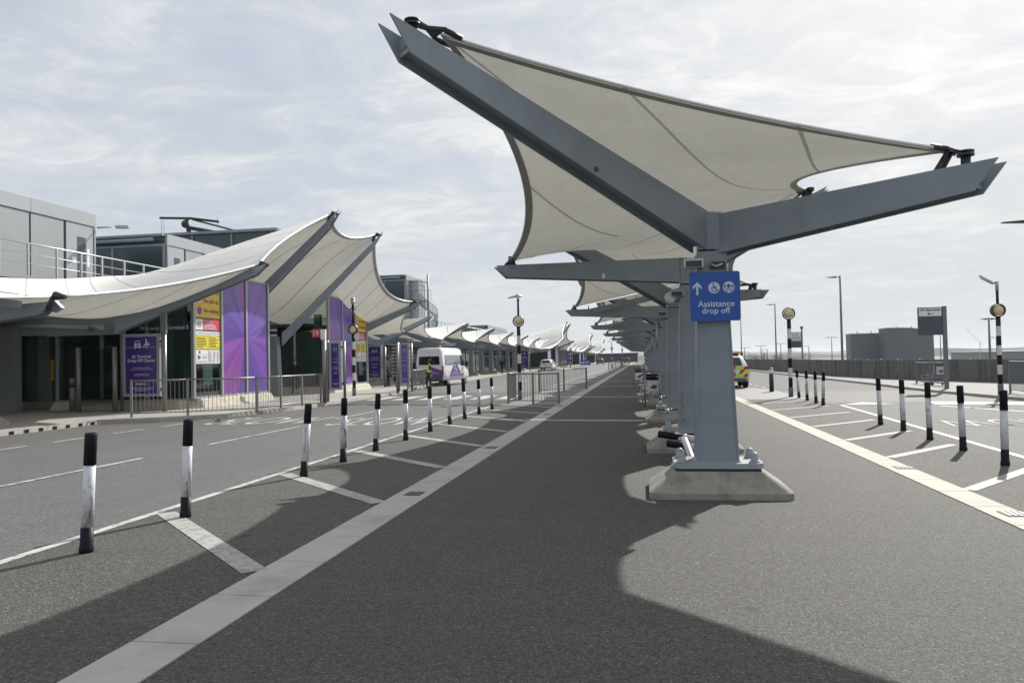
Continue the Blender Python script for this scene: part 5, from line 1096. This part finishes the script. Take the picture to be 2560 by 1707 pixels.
mb = MB(); mb.tube([(-24.0, 24.2, 3.25), (-18.4, 23.9, 3.02)], .09, 10); mb.tube([(-18.9, 23.93, 3.04), (-18.25, 23.9, 3.01)], .11, 10); mb.build('roller_tube', panel_l, T_)
# shop-front bays along the frontage
wproto = None
def bay(y, first_):
    mb = MB(); mb.box(-22.02, -21.98, y+.06, y+2.94, .3, 3.1); return mb
y = 44.0; k = 0; base = None
while y < 290 and k < 78:
    if base is None:
        mb = MB(); mb.box(-22.03, -21.98, y+.06, y+2.94, .35, 3.12); base = mb.build('window', teal_dark, T_); m2 = MB(); m2.box(-22.06, -21.92, y-.06, y+.06, .12, 3.15); m2.box(-22.06, -21.95, y+.06, y+2.94, .12, .35); m2.box(-22.06, -21.94, y+.06, y+2.94, 2.2, 2.28); fr = m2.build('window_frame', steel_lt, base)
    else:
        c = base.copy(); COL.objects.link(c); c.parent = T_; c.location = (0, y-44.0, 0); f = fr.copy(); COL.objects.link(f); f.parent = c
    y += 3.0; k += 1
for yy_ in (31.4, 34.3): mb = MB(); mb.box(-22.03, -21.98, yy_, yy_+2.7, .2, 3.1); mb.build('window', teal_dark, T_)
part('welcome_band', mat('louvre_grey', (.05, .058, .06), .5), *[(-17.9, -15.98, 24.96, 24.99, 2.92+.055*i, 2.945+.055*i) for i in range(20)])
mb = MB(); mb.text('Welcome to Terminal 5', (-16.75, 24.94, 3.02), (1, 0, 0), (0, 0, 1), width=1.9, height=.14, bold=.01); mb.build('lettering', inkw, T_)
# escape stair with white louvres seen through the entrance
t = thing('louvred_stair', 'white slatted stair enclosure seen through the entrance between the two glass lobbies', 'stair', (-20.3, 41, .12)); mb = MB()
for i in range(12): mb.box(-20.7, -18.6, 36.9, 37.25, .5+.26*i, .60+.26*i)
mb.build('slats', white, t); mb = MB(); mb.box(-20.75, -18.6, 37.3, 37.36, .12, 3.7); mb.build('backing', darkin, t)
t = thing('louvred_stair', 'white slatted stair enclosure behind the minibus under the canopy', 'stair', (-19.3, 60, .12)); mb = MB()
for i in range(11): mb.box(-20.0, -18.3, 60, 60.4, .5+.28*i, .62+.28*i)
mb.build('slats', white, t); mb = MB(); mb.box(-20.0, -18.3, 60.4, 60.46, .12, 3.5); mb.build('backing', darkin, t)

# ---- upper level pods
def pod(label, x, y0, y1, zf, zt, bays, front=None, depth=6, doors=(), base=4.15):
    t = thing('rooftop_pod', label, 'plant room', (x, (y0+y1)/2, base), group='grey clad rooms on the terminal roof')
    mb = MB(); mb.box(x-depth, x-.03, y0+.03, y1-.03, base, zt-.05); mb.build('wall', teal, t)
    n = bays; w = (y1-y0)/n; zb = zt-.56
    for k in range(n):
        if k in doors:
            a, b = y0+w*k+.10, y0+w*(k+1)-.12; mb = MB(); mb.box(x-.03, x+.02, a, b, zf, zb-.03); d = mb.build('door', panel_l, t)
            mb = MB(); ym = (a+b)/2
            for i in range(22): z = zf+.15+(zb-zf-.7)*i/22; mb.box(x+.022, x+.04, ym-.16, ym+.34, z, z+(zb-zf)/44)
            mb.build('louvre', darksteel, d)
            mb = MB(); mb.box(x+.021, x+.028, ym-.5, ym-.28, zf+1.0, zf+1.25); mb.build('notice', white, d); mb = MB(); mb.box(x+.021, x+.028, ym+.42, min(b-.02, ym+.55), zf+.9, zf+1.7); mb.build('notice', white, d)
        else:
            mb = MB(); mb.box(x-.03, x+.012, y0+w*k+.05, y0+w*(k+1)-.05, zf, zb-.03); mb.build('cladding_panel', panelg, t)
    mb = MB(); 
    for k in range(max(2, n//2)): L = (y1-y0)/max(2, n//2); mb.box(x-.05, x+.06, y0+L*k+.01, y0+L*(k+1)-.01, zb, zt)
    mb.build('fascia', panel_l, t)
    for yy_ in (y0+.02, y1-.10): mb = MB(); mb.box(x-.08, x+.05, yy_, yy_+.10, base, zb); mb.build('corner_post', steel, t)
    if front:
        mb = MB(); mb.box(x-depth, x-.1, y0-.03, y0+.03, base, zt-.6); f = mb.build('front_glazing', teal, t)
        mb = MB()
        for k in range(4): xx = x-.1-(depth-.2)*k/3; mb.box(xx-.06, xx+.06, y0-.08, y0-.03, base, zt-.5)
        mb.box(x-depth, x-.05, y0-.07, y0-.03, zt-.62, zt-.50); mb.build('glazing_bars', steel, f)
        mb = MB(); mb.box(x-depth-2, x-.06, y0-.25, y0+.1, zt-.12, zt); mb.tube([(x-.5, y0-.4, zt-.3), (x-7, y0-.4, zt-.35)], .09, 8); mb.build('canopy_track', steel, t)
    return t
pod('grey clad rooftop room with a louvred door, cut by the left edge of the photo', -24, 19.6, 30.75, 5.2, 8.50, 6, doors=(1, 5))
pod('grey clad rooftop room with a dark teal glazed end, above the white canopy', -24, 36.0, 42.6, 5.2, 8.48, 4, front=True, doors=(0,), depth=9)
pod('dark teal rooftop room with a slatted side beside the spiral stair', -24, 77, 84, 5.2, 10.75, 3, front=True, depth=7)
pod('teal rooftop room with light glazed side in the middle distance', -24, 120, 137, 5.2, 7.3, 4, front=True, depth=6)
pod('farthest small rooftop room above the distant canopies', -24, 186, 205, 5.0, 7.2, 3, front=True, depth=8)
t = thing('terminal_roof_block', 'tall dark teal roof block with a thin flat roof behind the rooftop rooms', 'roof block', (-32, 50, 4)); mb = MB(); mb.box(-48, -25.05, 50, 60, 4.15, 10.95); mb.build('wall', teal, t)
mb = MB(); mb.box(-49, -24.7, 49.7, 60.3, 10.97, 11.15); mb.build('roof', steel, t); mb = MB()
for k in range(7): x = -25.2-3.0*k; mb.box(x-.10, x+.02, 49.9, 49.97, 4.2, 10.95)
mb.build('glazing_bars', steel, t)
mb = MB()
for i in range(7): mb.box(-25.0, -22.6-.0*i, 50.3+.9*i, 50.45+.9*i, 10.1, 10.3)
mb.tube([(-23.3, 50.3, 10.2), (-23.3, 58, 10.2)], .12, 8); mb.build('eaves_outriggers', galv, t)
t = thing('maintenance_cradle_arm', 'dark jib arm with hanging cables on top of the teal roof block', 'cradle arm', (-33, 50, 11.1)); mb = MB()
mb.tube([(-34.2, 50.6, 12.45), (-31.8, 50.6, 12.30), (-29.6, 50.6, 11.95)], .09, 8); mb.tube([(-32.1, 50.6, 12.3), (-31.9, 50.6, 11.2)], .16, 8); mb.tube([(-31.6, 50.6, 12.2), (-28.2, 50.6, 11.2)], .07, 6); mb.tube([(-31.8, 50.6, 11.6), (-29.9, 50.6, 11.2)], .14, 8); mb.sphere((-32.2, 50.6, 11.9), .3, 8)
for x in (-34.1, -33.9, -29.7): mb.tube([(x, 50.6, 12.3), (x, 50.6, 11.2 if x < -31 else 11.6)], .015, 4)
mb.build('arm', darksteel, t)
t = thing('deck_railing', 'galvanised three rail railing along the roof walkway above the canopy', 'railing', (-22, 26, 5.1)); 
for y in [22.2, 23.4, 24.7, 26.1, 27.4, 28.6, 30.0, 31.3, 32.6]: mb = MB(); mb.box(-22.03, -21.97, y-.04, y+.04, 5.0, 6.22); mb.build('post', galv, t)
mb = MB(); mb.tube([(-22, 20, 6.24), (-22, 34, 6.24)], .035, 8); mb.tube([(-22, 20, 5.86), (-22, 34, 5.86)], .015, 6); mb.tube([(-22, 20, 5.5), (-22, 34, 5.5)], .015, 6); mb.build('rails', galv, t); mb = MB(); mb.box(-26, -21.9, 18, 34, 4.9, 5.06); mb.build('walkway', panelg, t)
t = thing('crate', 'small orange brown crate on the roof walkway by the louvred door', 'crate', (-22.9, 29.3, 5.06)); mb = MB(); mb.box(-23.2, -22.5, 29.1, 29.6, 5.28, 5.5); mb.build('lid', brownpl, t); mb = MB(); mb.box(-23.15, -22.55, 29.12, 29.55, 5.06, 5.28); mb.build('box', darksteel, t)
# spiral stair
t = thing('spiral_stair', 'grey steel spiral stair rising beside a slatted tower beyond the entrance canopy', 'spiral stair', (-22.2, 77, 4.15)); cx_, cy_ = -22.1, 78.6
mb = MB(); mb.tube([(cx_, cy_, 4.1), (cx_, cy_, 10.9)], [.14, .10], 10); mb.build('centre_pole', steel, t)
mb = MB(); ma = MB(); mg = MB(); prev = None
for i in range(26):
    a = R(-150+13*i); z = 8.0-.165*i; r = 1.0; p = Vector((cx_+r*cos(a), cy_+r*sin(a), z)); a2 = a+R(13); q = Vector((cx_+r*cos(a2), cy_+r*sin(a2), z-.165)); c = Vector((cx_, cy_, z))
    mb.hexa([c+Vector((0, 0, -.05)), p+Vector((0, 0, -.05)), Vector((q.x, q.y, z-.05)), c+Vector((.01, .01, -.05))], [c, p, Vector((q.x, q.y, z)), c+Vector((.01, .01, 0))])
    ma.tube([p+Vector((0, 0, 1.0)), q+Vector((0, 0, 1.0))], .03, 5); mg.sheet([p+Vector((0, 0, .08)), q+Vector((0, 0, .08)), q+Vector((0, 0, .95)), p+Vector((0, 0, .95))]); ma.poly([p+Vector((0, 0, -.2)), q+Vector((0, 0, -.2)), q+Vector((0, 0, .06)), p+Vector((0, 0, .06))], (.02, .02, 0))
    if i % 2 == 0: ma.tube([p, p+Vector((0, 0, 1.0))], .02, 4)
mb.build('treads', steel, t); ma.build('handrail', steel, t); mg.build('mesh_panel', cglass, t)
mb = MB(); mb.box(-24, cx_, 77.6, 79.0, 8.0, 8.1); mb.tube([(-23.3, 77.6, 9.1), (cx_+.6, 77.6, 9.1), (cx_+.6, 77.6, 8.0)], .03, 5); mb.tube([(-24, 78, 10.2), (cx_, 78.6, 10.0)], .06, 6); mb.build('landing', steel, t)
t = thing('slatted_tower', 'white slatted tower between the teal room and the spiral stair', 'tower', (-23, 72, 4.15)); mb = MB()
for i in range(20): mb.box(-23.9, -23.0, 78.2, 79.4, 5.0+.27*i, 5.13+.27*i)
mb.build('slats', panel_l, t); mb = MB(); 
for x in (-23.9, -23.05): mb.box(x, x+.07, 79.4, 79.5, 4.15, 10.4)
mb.box(-23.83, -23.05, 79.42, 79.48, 10.3, 10.4)
mb.build('frame', steel_lt, t)
t = thing('roof_railing', 'long light railing along the roof edge above the distant canopies', 'railing', (-23, 100, 6)); mb = MB()
for k in range(46): y = 80+1.7*k; mb.box(-22.93, -22.88, y, y+.05, 5.0, 6.2)
mb.build('posts', galv, t); mb = MB(); mb.tube([(-22.9, 80, 6.2), (-22.9, 157, 6.2)], .03, 6); mb.build('rail', galv, t); mb = MB(); mb.box(-24, -22.8, 79, 158, 4.7, 5.0); mb.build('kerb', panel_l, t)
t = thing('wall_lamp', 'small floodlight arm fixed to the corner of the leftmost rooftop room', 'lamp', (-24, 30.8, 7.9)); mb = MB(); mb.tube([(-24, 30.9, 7.95), (-23.5, 31.2, 8.0)], .04, 6); mb.cbox((-23.1, 31.4, 8.02), .55, .25, .12, 0, .3); mb.build('lamp_head', galv, t)

# ---- big entrance canopy (three-row saddle surface)
def lag(p0, p1, p2, u):   # quadratic through u=0,.5,1
    return p0*(2*(u-.5)*(u-1))+p1*(-4*u*(u-1))+p2*(2*u*(u-.5))
def cat(pts, t_):
    n = len(pts)-1; f = min(max(t_, 0), .99999)*n; i = int(f); u = f-i; P = lambda k: pts[min(max(k, 0), n)]
    a, b, c, d = P(i-1), P(i), P(i+1), P(i+2); return b+.5*u*(c-a+u*(2*a-5*b+4*c-d+u*(3*(b-c)+d-a)))
def entrance_canopy(label, dy=0, detail=True):
    t = thing('entrance_canopy', label, 'canopy', (-17.4, 34.2+dy, .12), group='tall white entrance canopies')
    V = lambda x, y, z: Vector((x, y, z))
    T0, T1, T2, T3, T4, T5 = V(-14.1, 16.6, 3.38), V(-13.0, 24.8, 5.10), V(-13.15, 31.5, 8.10), V(-13.1, 37.0, 8.05), V(-13.1, 43.2, 5.12), V(-14.4, 45.6, 3.5)
    segs = [bez(T0, T1, (-.25, 0, -.22), 12), bez(T1, T2, (-.25, -.45, -.10), 14), bez(T2, T3, (-.5, 0, -.5), 10), bez(T3, T4, (-.7, 0, -.8), 14), bez(T4, T5, (-.3, -.2, -.35), 8)]
    edge = [p for i, s_ in enumerate(segs) for p in (s_ if i == 0 else s_[1:])]
    mid = [V(-17.6, 15.0, 3.55), V(-17.7, 19.5, 3.32), V(-17.6, 23.4, 3.42), V(-17.4, 27.2, 5.55), V(-17.2, 31.4, 6.85), V(-17.2, 35.0, 6.2), V(-17.5, 39.5, 4.5), V(-17.6, 44.0, 3.6), V(-17.6, 47.5, 3.45)]
    bk = [V(-21.6, 15, 4.5), V(-21.6, 20, 4.65), V(-21.6, 25, 4.95), V(-21.6, 29.5, 5.55), V(-21.6, 34, 5.9), V(-21.6, 38, 5.0), V(-21.6, 42, 4.3), V(-21.6, 46, 3.9), V(-21.6, 48.5, 3.8)]
    n = len(edge)-1; P = []
    arc = [0]; 
    for i in range(n): arc.append(arc[-1]+(edge[i+1]-edge[i]).length)
    for i in range(n+1):
        v = arc[i]/arc[-1]; c, m_, b = edge[i], cat(mid, v), cat(bk, v); P.append([lag(c, m_, b, u/14) for u in range(15)])
    P = [[p+Vector((0, dy, 0)) for p in row] for row in P]
    mb = grid_mesh(P, lambda s_, t__: (s_, t__)); o = mb.build('membrane', memb2, t)
    ec = [row[0] for row in P]; band(ec, [row[1] for row in P], .16, .015).build('hem', membband, o)
    mb = MB(); mb.tube([p+Vector((0, 0, .015)) for p in ec], .045, 8); mb.build('edge_tube', membtube, o)
    D_ = Vector((0, dy, 0))
    def mbm(a, b, d0, d1, nose=.4, w=.32): mb = MB(); beam(mb, a+D_, b+D_, w, d0, d1, nose); mb.build('beam', steel, t)
    mbm(V(-17.8, 23.85, 3.30), V(-12.62, 24.75, 5.12), .50, .26); mbm(V(-17.6, 31.3, 3.9), V(-12.75, 31.6, 8.28), .62, .34, .5, .36); mbm(V(-17.3, 35.2, 3.15), V(-12.7, 37.1, 8.22), .62, .34, .5, .36); mbm(V(-17.6, 43.4, 3.3), V(-12.6, 43.3, 5.16), .5, .26)
    mbm(V(-18.2, 16.9, 3.1), V(-14.15, 16.8, 3.28), .5, .3)
    for T in (T1, T2, T3, T4, T0): mb = MB(); mb.tube([T+D_+Vector((.05, 0, .03)), T+D_+Vector((.35, 0, -.02))], [.11, .05], 8); mb.tube([T+D_+Vector((0, 0, 0)), T+D_+Vector((-.15, .0, -.3))], .06, 8); mb.build('tip_clamp', darksteel, t)
    mb = MB(); mb.poly([V(-14.5, 16.9, 3.28)+D_, V(-14.15, 16.62, 3.36)+D_, V(-14.0, 16.75, 3.12)+D_, V(-14.35, 16.9, 3.02)+D_], (0, .12, 0)); mb.build('gutter_end', steel, t)
    for y in (31.6, 35.1, 43.4):
        mb = MB(); mb.hexa([(-17.95, y-.22+dy, .12), (-17.35, y-.22+dy, .12), (-17.35, y+.22+dy, .12), (-17.95, y+.22+dy, .12)], [(-17.85, y-.18+dy, 3.0), (-17.45, y-.18+dy, 3.0), (-17.45, y+.18+dy, 3.0), (-17.85, y+.18+dy, 3.0)]); mb.build('column', steel, t)
    return t
entrance_canopy('tall white entrance canopy with two soaring grey beams above the glass lobbies')
entrance_canopy('distant tall entrance canopy, nearest of the three far ones', 105)
entrance_canopy('distant tall entrance canopy, middle of the three far ones', 173)
entrance_canopy('farthest tall entrance canopy at the end of the left row', 240)
for k, dy in enumerate((105, 173, 240)):   # far lobbies, small
    t = thing('far_lobby', ['nearest', 'middle', 'farthest'][k]+' distant glass lobby with pale purple panels under its canopy', 'entrance lobby', (-16, 28+dy, .12), group='distant glass lobbies')
    for a in (26, 38):
        mb = MB(); mb.box(-20, -15.9, a+dy, a+dy+5, .4, 4.9); mb.build('glass_box', teal_dark, t); mb = MB(); mb.box(-15.89, -15.86, a+dy+.2, a+dy+4.8, .5, 4.8); mb.build('printed_panel', purple_l, t)
# left-hand low canopies
def left_canopy(label):
    q = thing('fabric_canopy', label, 'canopy', (-17.4, 50, .12), group='low white canopies along the terminal pavement'); x = -17.4; y1, y2 = 50.0, 55.6
    for y in (y1, y2):
        mb = MB(); mb.hexa([(x-.9, y-.7, .10), (x+.9, y-.7, .10), (x+.9, y+.7, .10), (x-.9, y+.7, .10)], [(x-.5, y-.4, .45), (x+.5, y-.4, .45), (x+.5, y+.4, .45), (x-.5, y+.4, .45)]); mb.build('footing', concrete, q)
        mb = MB(); mb.hexa([(x-.26, y-.24, .45), (x+.26, y-.24, .45), (x+.26, y+.24, .45), (x-.26, y+.24, .45)], [(x-.18, y-.18, 3.0), (x+.18, y-.18, 3.0), (x+.18, y+.18, 3.0), (x-.18, y+.18, 3.0)]); mb.build('column', steel, q)
    V = Vector; H, Lw, Hb, Lb = V((-13.75, 49.0, 4.62)), V((-14.05, 54.0, 3.22)), V((-21.0, 50.8, 4.1)), V((-21.0, 55.8, 4.9)); nH, nHb = H+V((0, 10.9, 0)), Hb+V((0, 10.9, 0))
    for r_, tp in (((x, y1, 3.25), (-13.55, 48.95, 4.66)), ((x, y2, 3.2), (-13.3, 54.6, 2.95)), ((x, y1, 3.2), (-20.8, 50.9, 3.45)), ((x, y2, 3.25), (-20.8, 55.9, 4.2))):
        mb = MB(); beam(mb, r_, tp, .28, .44, .22); mb.build('beam', steel, q)
    mb = MB(); mb.poly([Lw+V((-.2, 0, -.1)), Lb+V((0, 0, -.1)), Lb+V((0, 0, -.3)), Lw+V((-.2, 0, -.35))], (0, .1, 0)); mb.build('valley_member', steel, q)
    membrane(q, H, Hb, Lb, Lw, [(0, 0, -.02), (0, 0, 0), (0, 0, 0), (-.75, 0, -.28)], 14, memb, edges='L', uvf=lambda s_, t_: (s_, t_*.8))
    membrane(q, Lw, Lb, nHb, nH, [(0, 0, -.02), (0, 0, 0), (0, 0, 0), (-.75, 0, -.35)], 14, memb, edges='L', uvf=lambda s_, t_: (s_, t_*.8))
    return q
def stub_canopy():
    q = thing('fabric_canopy', 'low white canopy cut by the left edge of the photo beside the lift entrance', 'canopy', (-17.4, 13, .12), group='low white canopies along the terminal pavement'); V = Vector; x = -17.4
    mb = MB(); mb.hexa([(x-.9, 16.9, .10), (x+.75, 16.9, .10), (x+.75, 18.3, .10), (x-.9, 18.3, .10)], [(x-.5, 17.2, .45), (x+.4, 17.2, .45), (x+.4, 18.0, .45), (x-.5, 18.0, .45)]); mb.build('footing', concrete, q)
    mb = MB(); mb.hexa([(x-.2, 17.4, .45), (x+.2, 17.4, .45), (x+.2, 17.8, .45), (x-.2, 17.8, .45)], [(x-.16, 17.4, 3.0), (x+.16, 17.4, 3.0), (x+.16, 17.7, 3.0), (x-.16, 17.7, 3.0)]); mb.build('column', steel, q)
    H, Lw, Hb, Lb = V((-13.75, 11.6, 4.62)), V((-14.4, 16.2, 3.40)), V((-21.0, 12.4, 4.1)), V((-21.0, 17.4, 4.2))
    mb = MB(); beam(mb, (x, 12.6, 3.25), (-13.55, 11.55, 4.66), .28, .44, .22); mb.build('beam', steel, q)
    mb = MB(); mb.poly([Lw+V((-.3, 0, -.12)), Lb+V((0, 0, -.1)), Lb+V((0, 0, -.3)), Lw+V((-.3, 0, -.30))], (0, .1, 0)); mb.build('valley_member', steel, q)
    membrane(q, H, Hb, Lb, Lw, [(0, 0, -.02), (0, 0, 0), (0, 0, 0), (-.75, 0, -.28)], 14, memb, edges='L', uvf=lambda s_, t_: (s_, t_*.8))
stub_canopy()
L0 = left_canopy('first low white canopy beyond the tall entrance canopy, above the minibus')
ords = ['second', 'third', 'fourth', 'fifth', 'sixth', 'seventh', 'eighth', 'ninth', 'tenth', 'eleventh', 'twelfth', 'thirteenth']
for k, y in enumerate([61, 72.2, 83, 94, 105, 151.5, 162.5, 173.5, 218, 229, 240]):
    dup(L0, (-17.4, y, .12), label=f'{ords[k]} low white canopy along the terminal pavement, counted away from the minibus')

# ================================================================ FAR BACKGROUND
t = thing('grey_shed', 'tall grey curved roof shed on the horizon, right and taller of the pair', 'shed', (96, 300, -8), group='grey sheds on the horizon')
mb = MB(); n = 12; xa, xb = 88.1, 104.5
prof = [(xa+(xb-xa)*k/n, 10.3-2.4*(k/n)**4) for k in range(n+1)]; mb.poly([(xa, 300, -8)]+[(x, 300, z) for x, z in prof]+[(xb, 300, -8)], (0, 8, 0)); mb.build('wall', tankm, t)
mb = MB(); mb.poly([(x, 299.8, z+.02) for x, z in prof]+[(x, 299.8, z+.35) for x, z in prof[::-1]], (0, 8.4, 0)); mb.build('roof_edge', panelg, t)
mb = MB(); 
for x in (92, 97, 100): mb.box(x-.12, x+.12, 299.9, 300.2, 10, 11.0)
mb.build('vent', zinc_grey, t)
t = thing('grey_shed', 'lower grey flat roof shed on the horizon, left of the pair', 'shed', (81, 310, -8), group='grey sheds on the horizon')
mb = MB(); mb.box(78.6, 92, 310, 317, -8, 8.7); mb.build('wall', tankm, t); mb = MB(); mb.box(78.5, 92, 309.7, 317.3, 8.72, 9.1); mb.build('roof_edge', panelg, t); mb = MB()
for x in (81, 86): mb.box(x-.12, x+.12, 309.9, 310.2, 9.1, 9.9)
mb.build('vent', zinc_grey, t)
t = thing('warehouse', 'long flat white roofed building on the far plain at the right', 'warehouse', (520, 800, -8)); mb = MB(); mb.box(330, 760, 780, 900, -8, .2); mb.build('wall', tankm, t); mb = MB(); mb.box(328, 762, 778, 902, .2, .9); mb.build('roof', roofwhite, t)
t = thing('terminal_end_block', 'low dark building closing the view at the far end of the left road', 'building', (-11, 300, 0)); mb = MB(); mb.box(-17, -1.5, 300, 330, 0, 3.2); mb.build('wall', signgrey, t); mb = MB(); mb.box(-17.4, -1.2, 299.6, 330.4, 3.2, 3.5); mb.build('roof', darksteel, t)
t = thing('tower_crane', 'tiny pale tower crane on the horizon right of the grey sheds', 'crane', (270, 700, -8)); mb = MB(); mb.box(279.3, 279.7, 699.8, 700.2, -8, 9); mb.build('mast', panelg, t); mb = MB(); mb.tube([(282, 700, 6), (268, 700, 22)], .13, 5); mb.build('jib', panelg, t)
def tree(label, x, y, z0, h, seed):
    rnd = random.Random(seed); t = thing('bare_tree', label, 'tree', (x, y, z0), group='bare trees beyond the parapet'); mb = MB(); mb.tube([(x, y, z0), (x+.2, y, z0+h*.45)], [.35, .2], 7); tw = MB()
    for k in range(9):
        a = rnd.uniform(0, 6.28); l = h*rnd.uniform(.3, .5); b = Vector((x+.2, y, z0+h*rnd.uniform(.3, .48))); e = b+Vector((cos(a)*l*.6, sin(a)*l*.6, l*.85)); mb.tube([b, e], [.13, .04], 5)
        for j in range(36):
            p = b.lerp(e, rnd.uniform(.25, 1.0)); d = Vector((rnd.gauss(0, 1), rnd.gauss(0, 1), rnd.gauss(.5, .7))).normalized(); L = h*rnd.uniform(.05, .14); q = p+d*L
            s_ = Vector((rnd.gauss(0, 1), rnd.gauss(0, 1), rnd.gauss(0, 1))).normalized()*.045; tw.add([p-s_, p+s_, q], [(0, 1, 2)])
            for g in range(2): q2 = q+Vector((rnd.gauss(0, 1), rnd.gauss(0, 1), rnd.gauss(.2, .6)))*h*.05; tw.add([q-s_*.7, q+s_*.7, q2], [(0, 1, 2)])
    mb.build('trunk', barkm, t); tw.build('crown', twigm, t)
for i, (x, y, h) in enumerate([(33.6, 250, 11.6), (36.8, 255, 12.1), (40.0, 252, 11.0), (45.2, 262, 10.9), (48.6, 258, 11.2), (52.0, 266, 10.4)]):
    tree(f"bare tree just above the parapet, {['first', 'second', 'third', 'fourth', 'fifth', 'sixth'][i]} from the left", x, y, -8, h, i)
mb = MB(); nx = 160; rnd = random.Random(4); vs = []
for row in range(4):
    for i in range(nx+1):
        x = -3500+11000*i/nx; y = 4200+row*500; hh = [0, .75, 1, .2][row]*(34+16*sin(i*.13+1)+8*sin(i*.37)+5*sin(i*.9)+rnd.uniform(-2.5, 2.5)); vs.append((x, y, -8.2+max(0, hh)))
mb.add(vs, [(r_*(nx+1)+i, r_*(nx+1)+i+1, (r_+1)*(nx+1)+i+1, (r_+1)*(nx+1)+i) for r_ in range(3) for i in range(nx)], 0, True); struct('hills', mb, hillm)
mb = MB(); vs = []
for row in range(3):
    for i in range(nx+1):
        x = -2200+5200*i/nx; y = 1700+row*60; hh = [0, 1, .3][row]*(12+2.5*sin(i*.3)+2*sin(i*.8+2)+rnd.uniform(-2, 2.5)); vs.append((x, y, -8.2+max(0, hh)))
mb.add(vs, [(r_*(nx+1)+i, r_*(nx+1)+i+1, (r_+1)*(nx+1)+i+1, (r_+1)*(nx+1)+i) for r_ in range(2) for i in range(nx)], 0, False); tag(mb.build('distant_woods', hillm), kind='stuff', label='low line of distant woods on the plain', cat='woodland')
# bird on the road
t = thing('pigeon', 'small dark pigeon standing on the first SLOW marking', 'bird', (-11.7, 19.9, .01)); mb = MB(); mb.tube([(-11.84, 19.9, .06), (-11.78, 19.9, .075), (-11.71, 19.9, .09), (-11.66, 19.9, .12), (-11.64, 19.9, .145), (-11.615, 19.9, .14)], [.008, .025, .034, .018, .016, .004], 10)
for dx in (0, .03): mb.tube([(-11.70+dx, 19.9-.015+dx, .0), (-11.72+dx, 19.9, .07)], .003, 4)
mb.build('body', zinc_grey, t)

# thin even air over the plain
hz = bpy.data.materials.new('air'); hz.use_nodes = True; t_ = hz.node_tree; t_.nodes.remove(t_.nodes['Principled BSDF'])
pv = N(t_, 'ShaderNodeVolumePrincipled'); pv.inputs['Color'].default_value = (.86, .90, .95, 1); pv.inputs['Density'].default_value = 1.2e-4; pv.inputs['Anisotropy'].default_value = .2
link(t_, pv.outputs[0], t_.nodes['Material Output'].inputs['Volume'])
mb = MB(); mb.box(-9100, 9100, -3100, 15100, -9.0, 90); tag(mb.build('haze', hz), kind='stuff')

# ---------------------------------------------------------------- render settings
S.render.engine = 'CYCLES'
S.cycles.max_bounces = 8; S.cycles.transparent_max_bounces = 16; S.cycles.diffuse_bounces = 4; S.cycles.glossy_bounces = 4
S.cycles.use_denoising = True
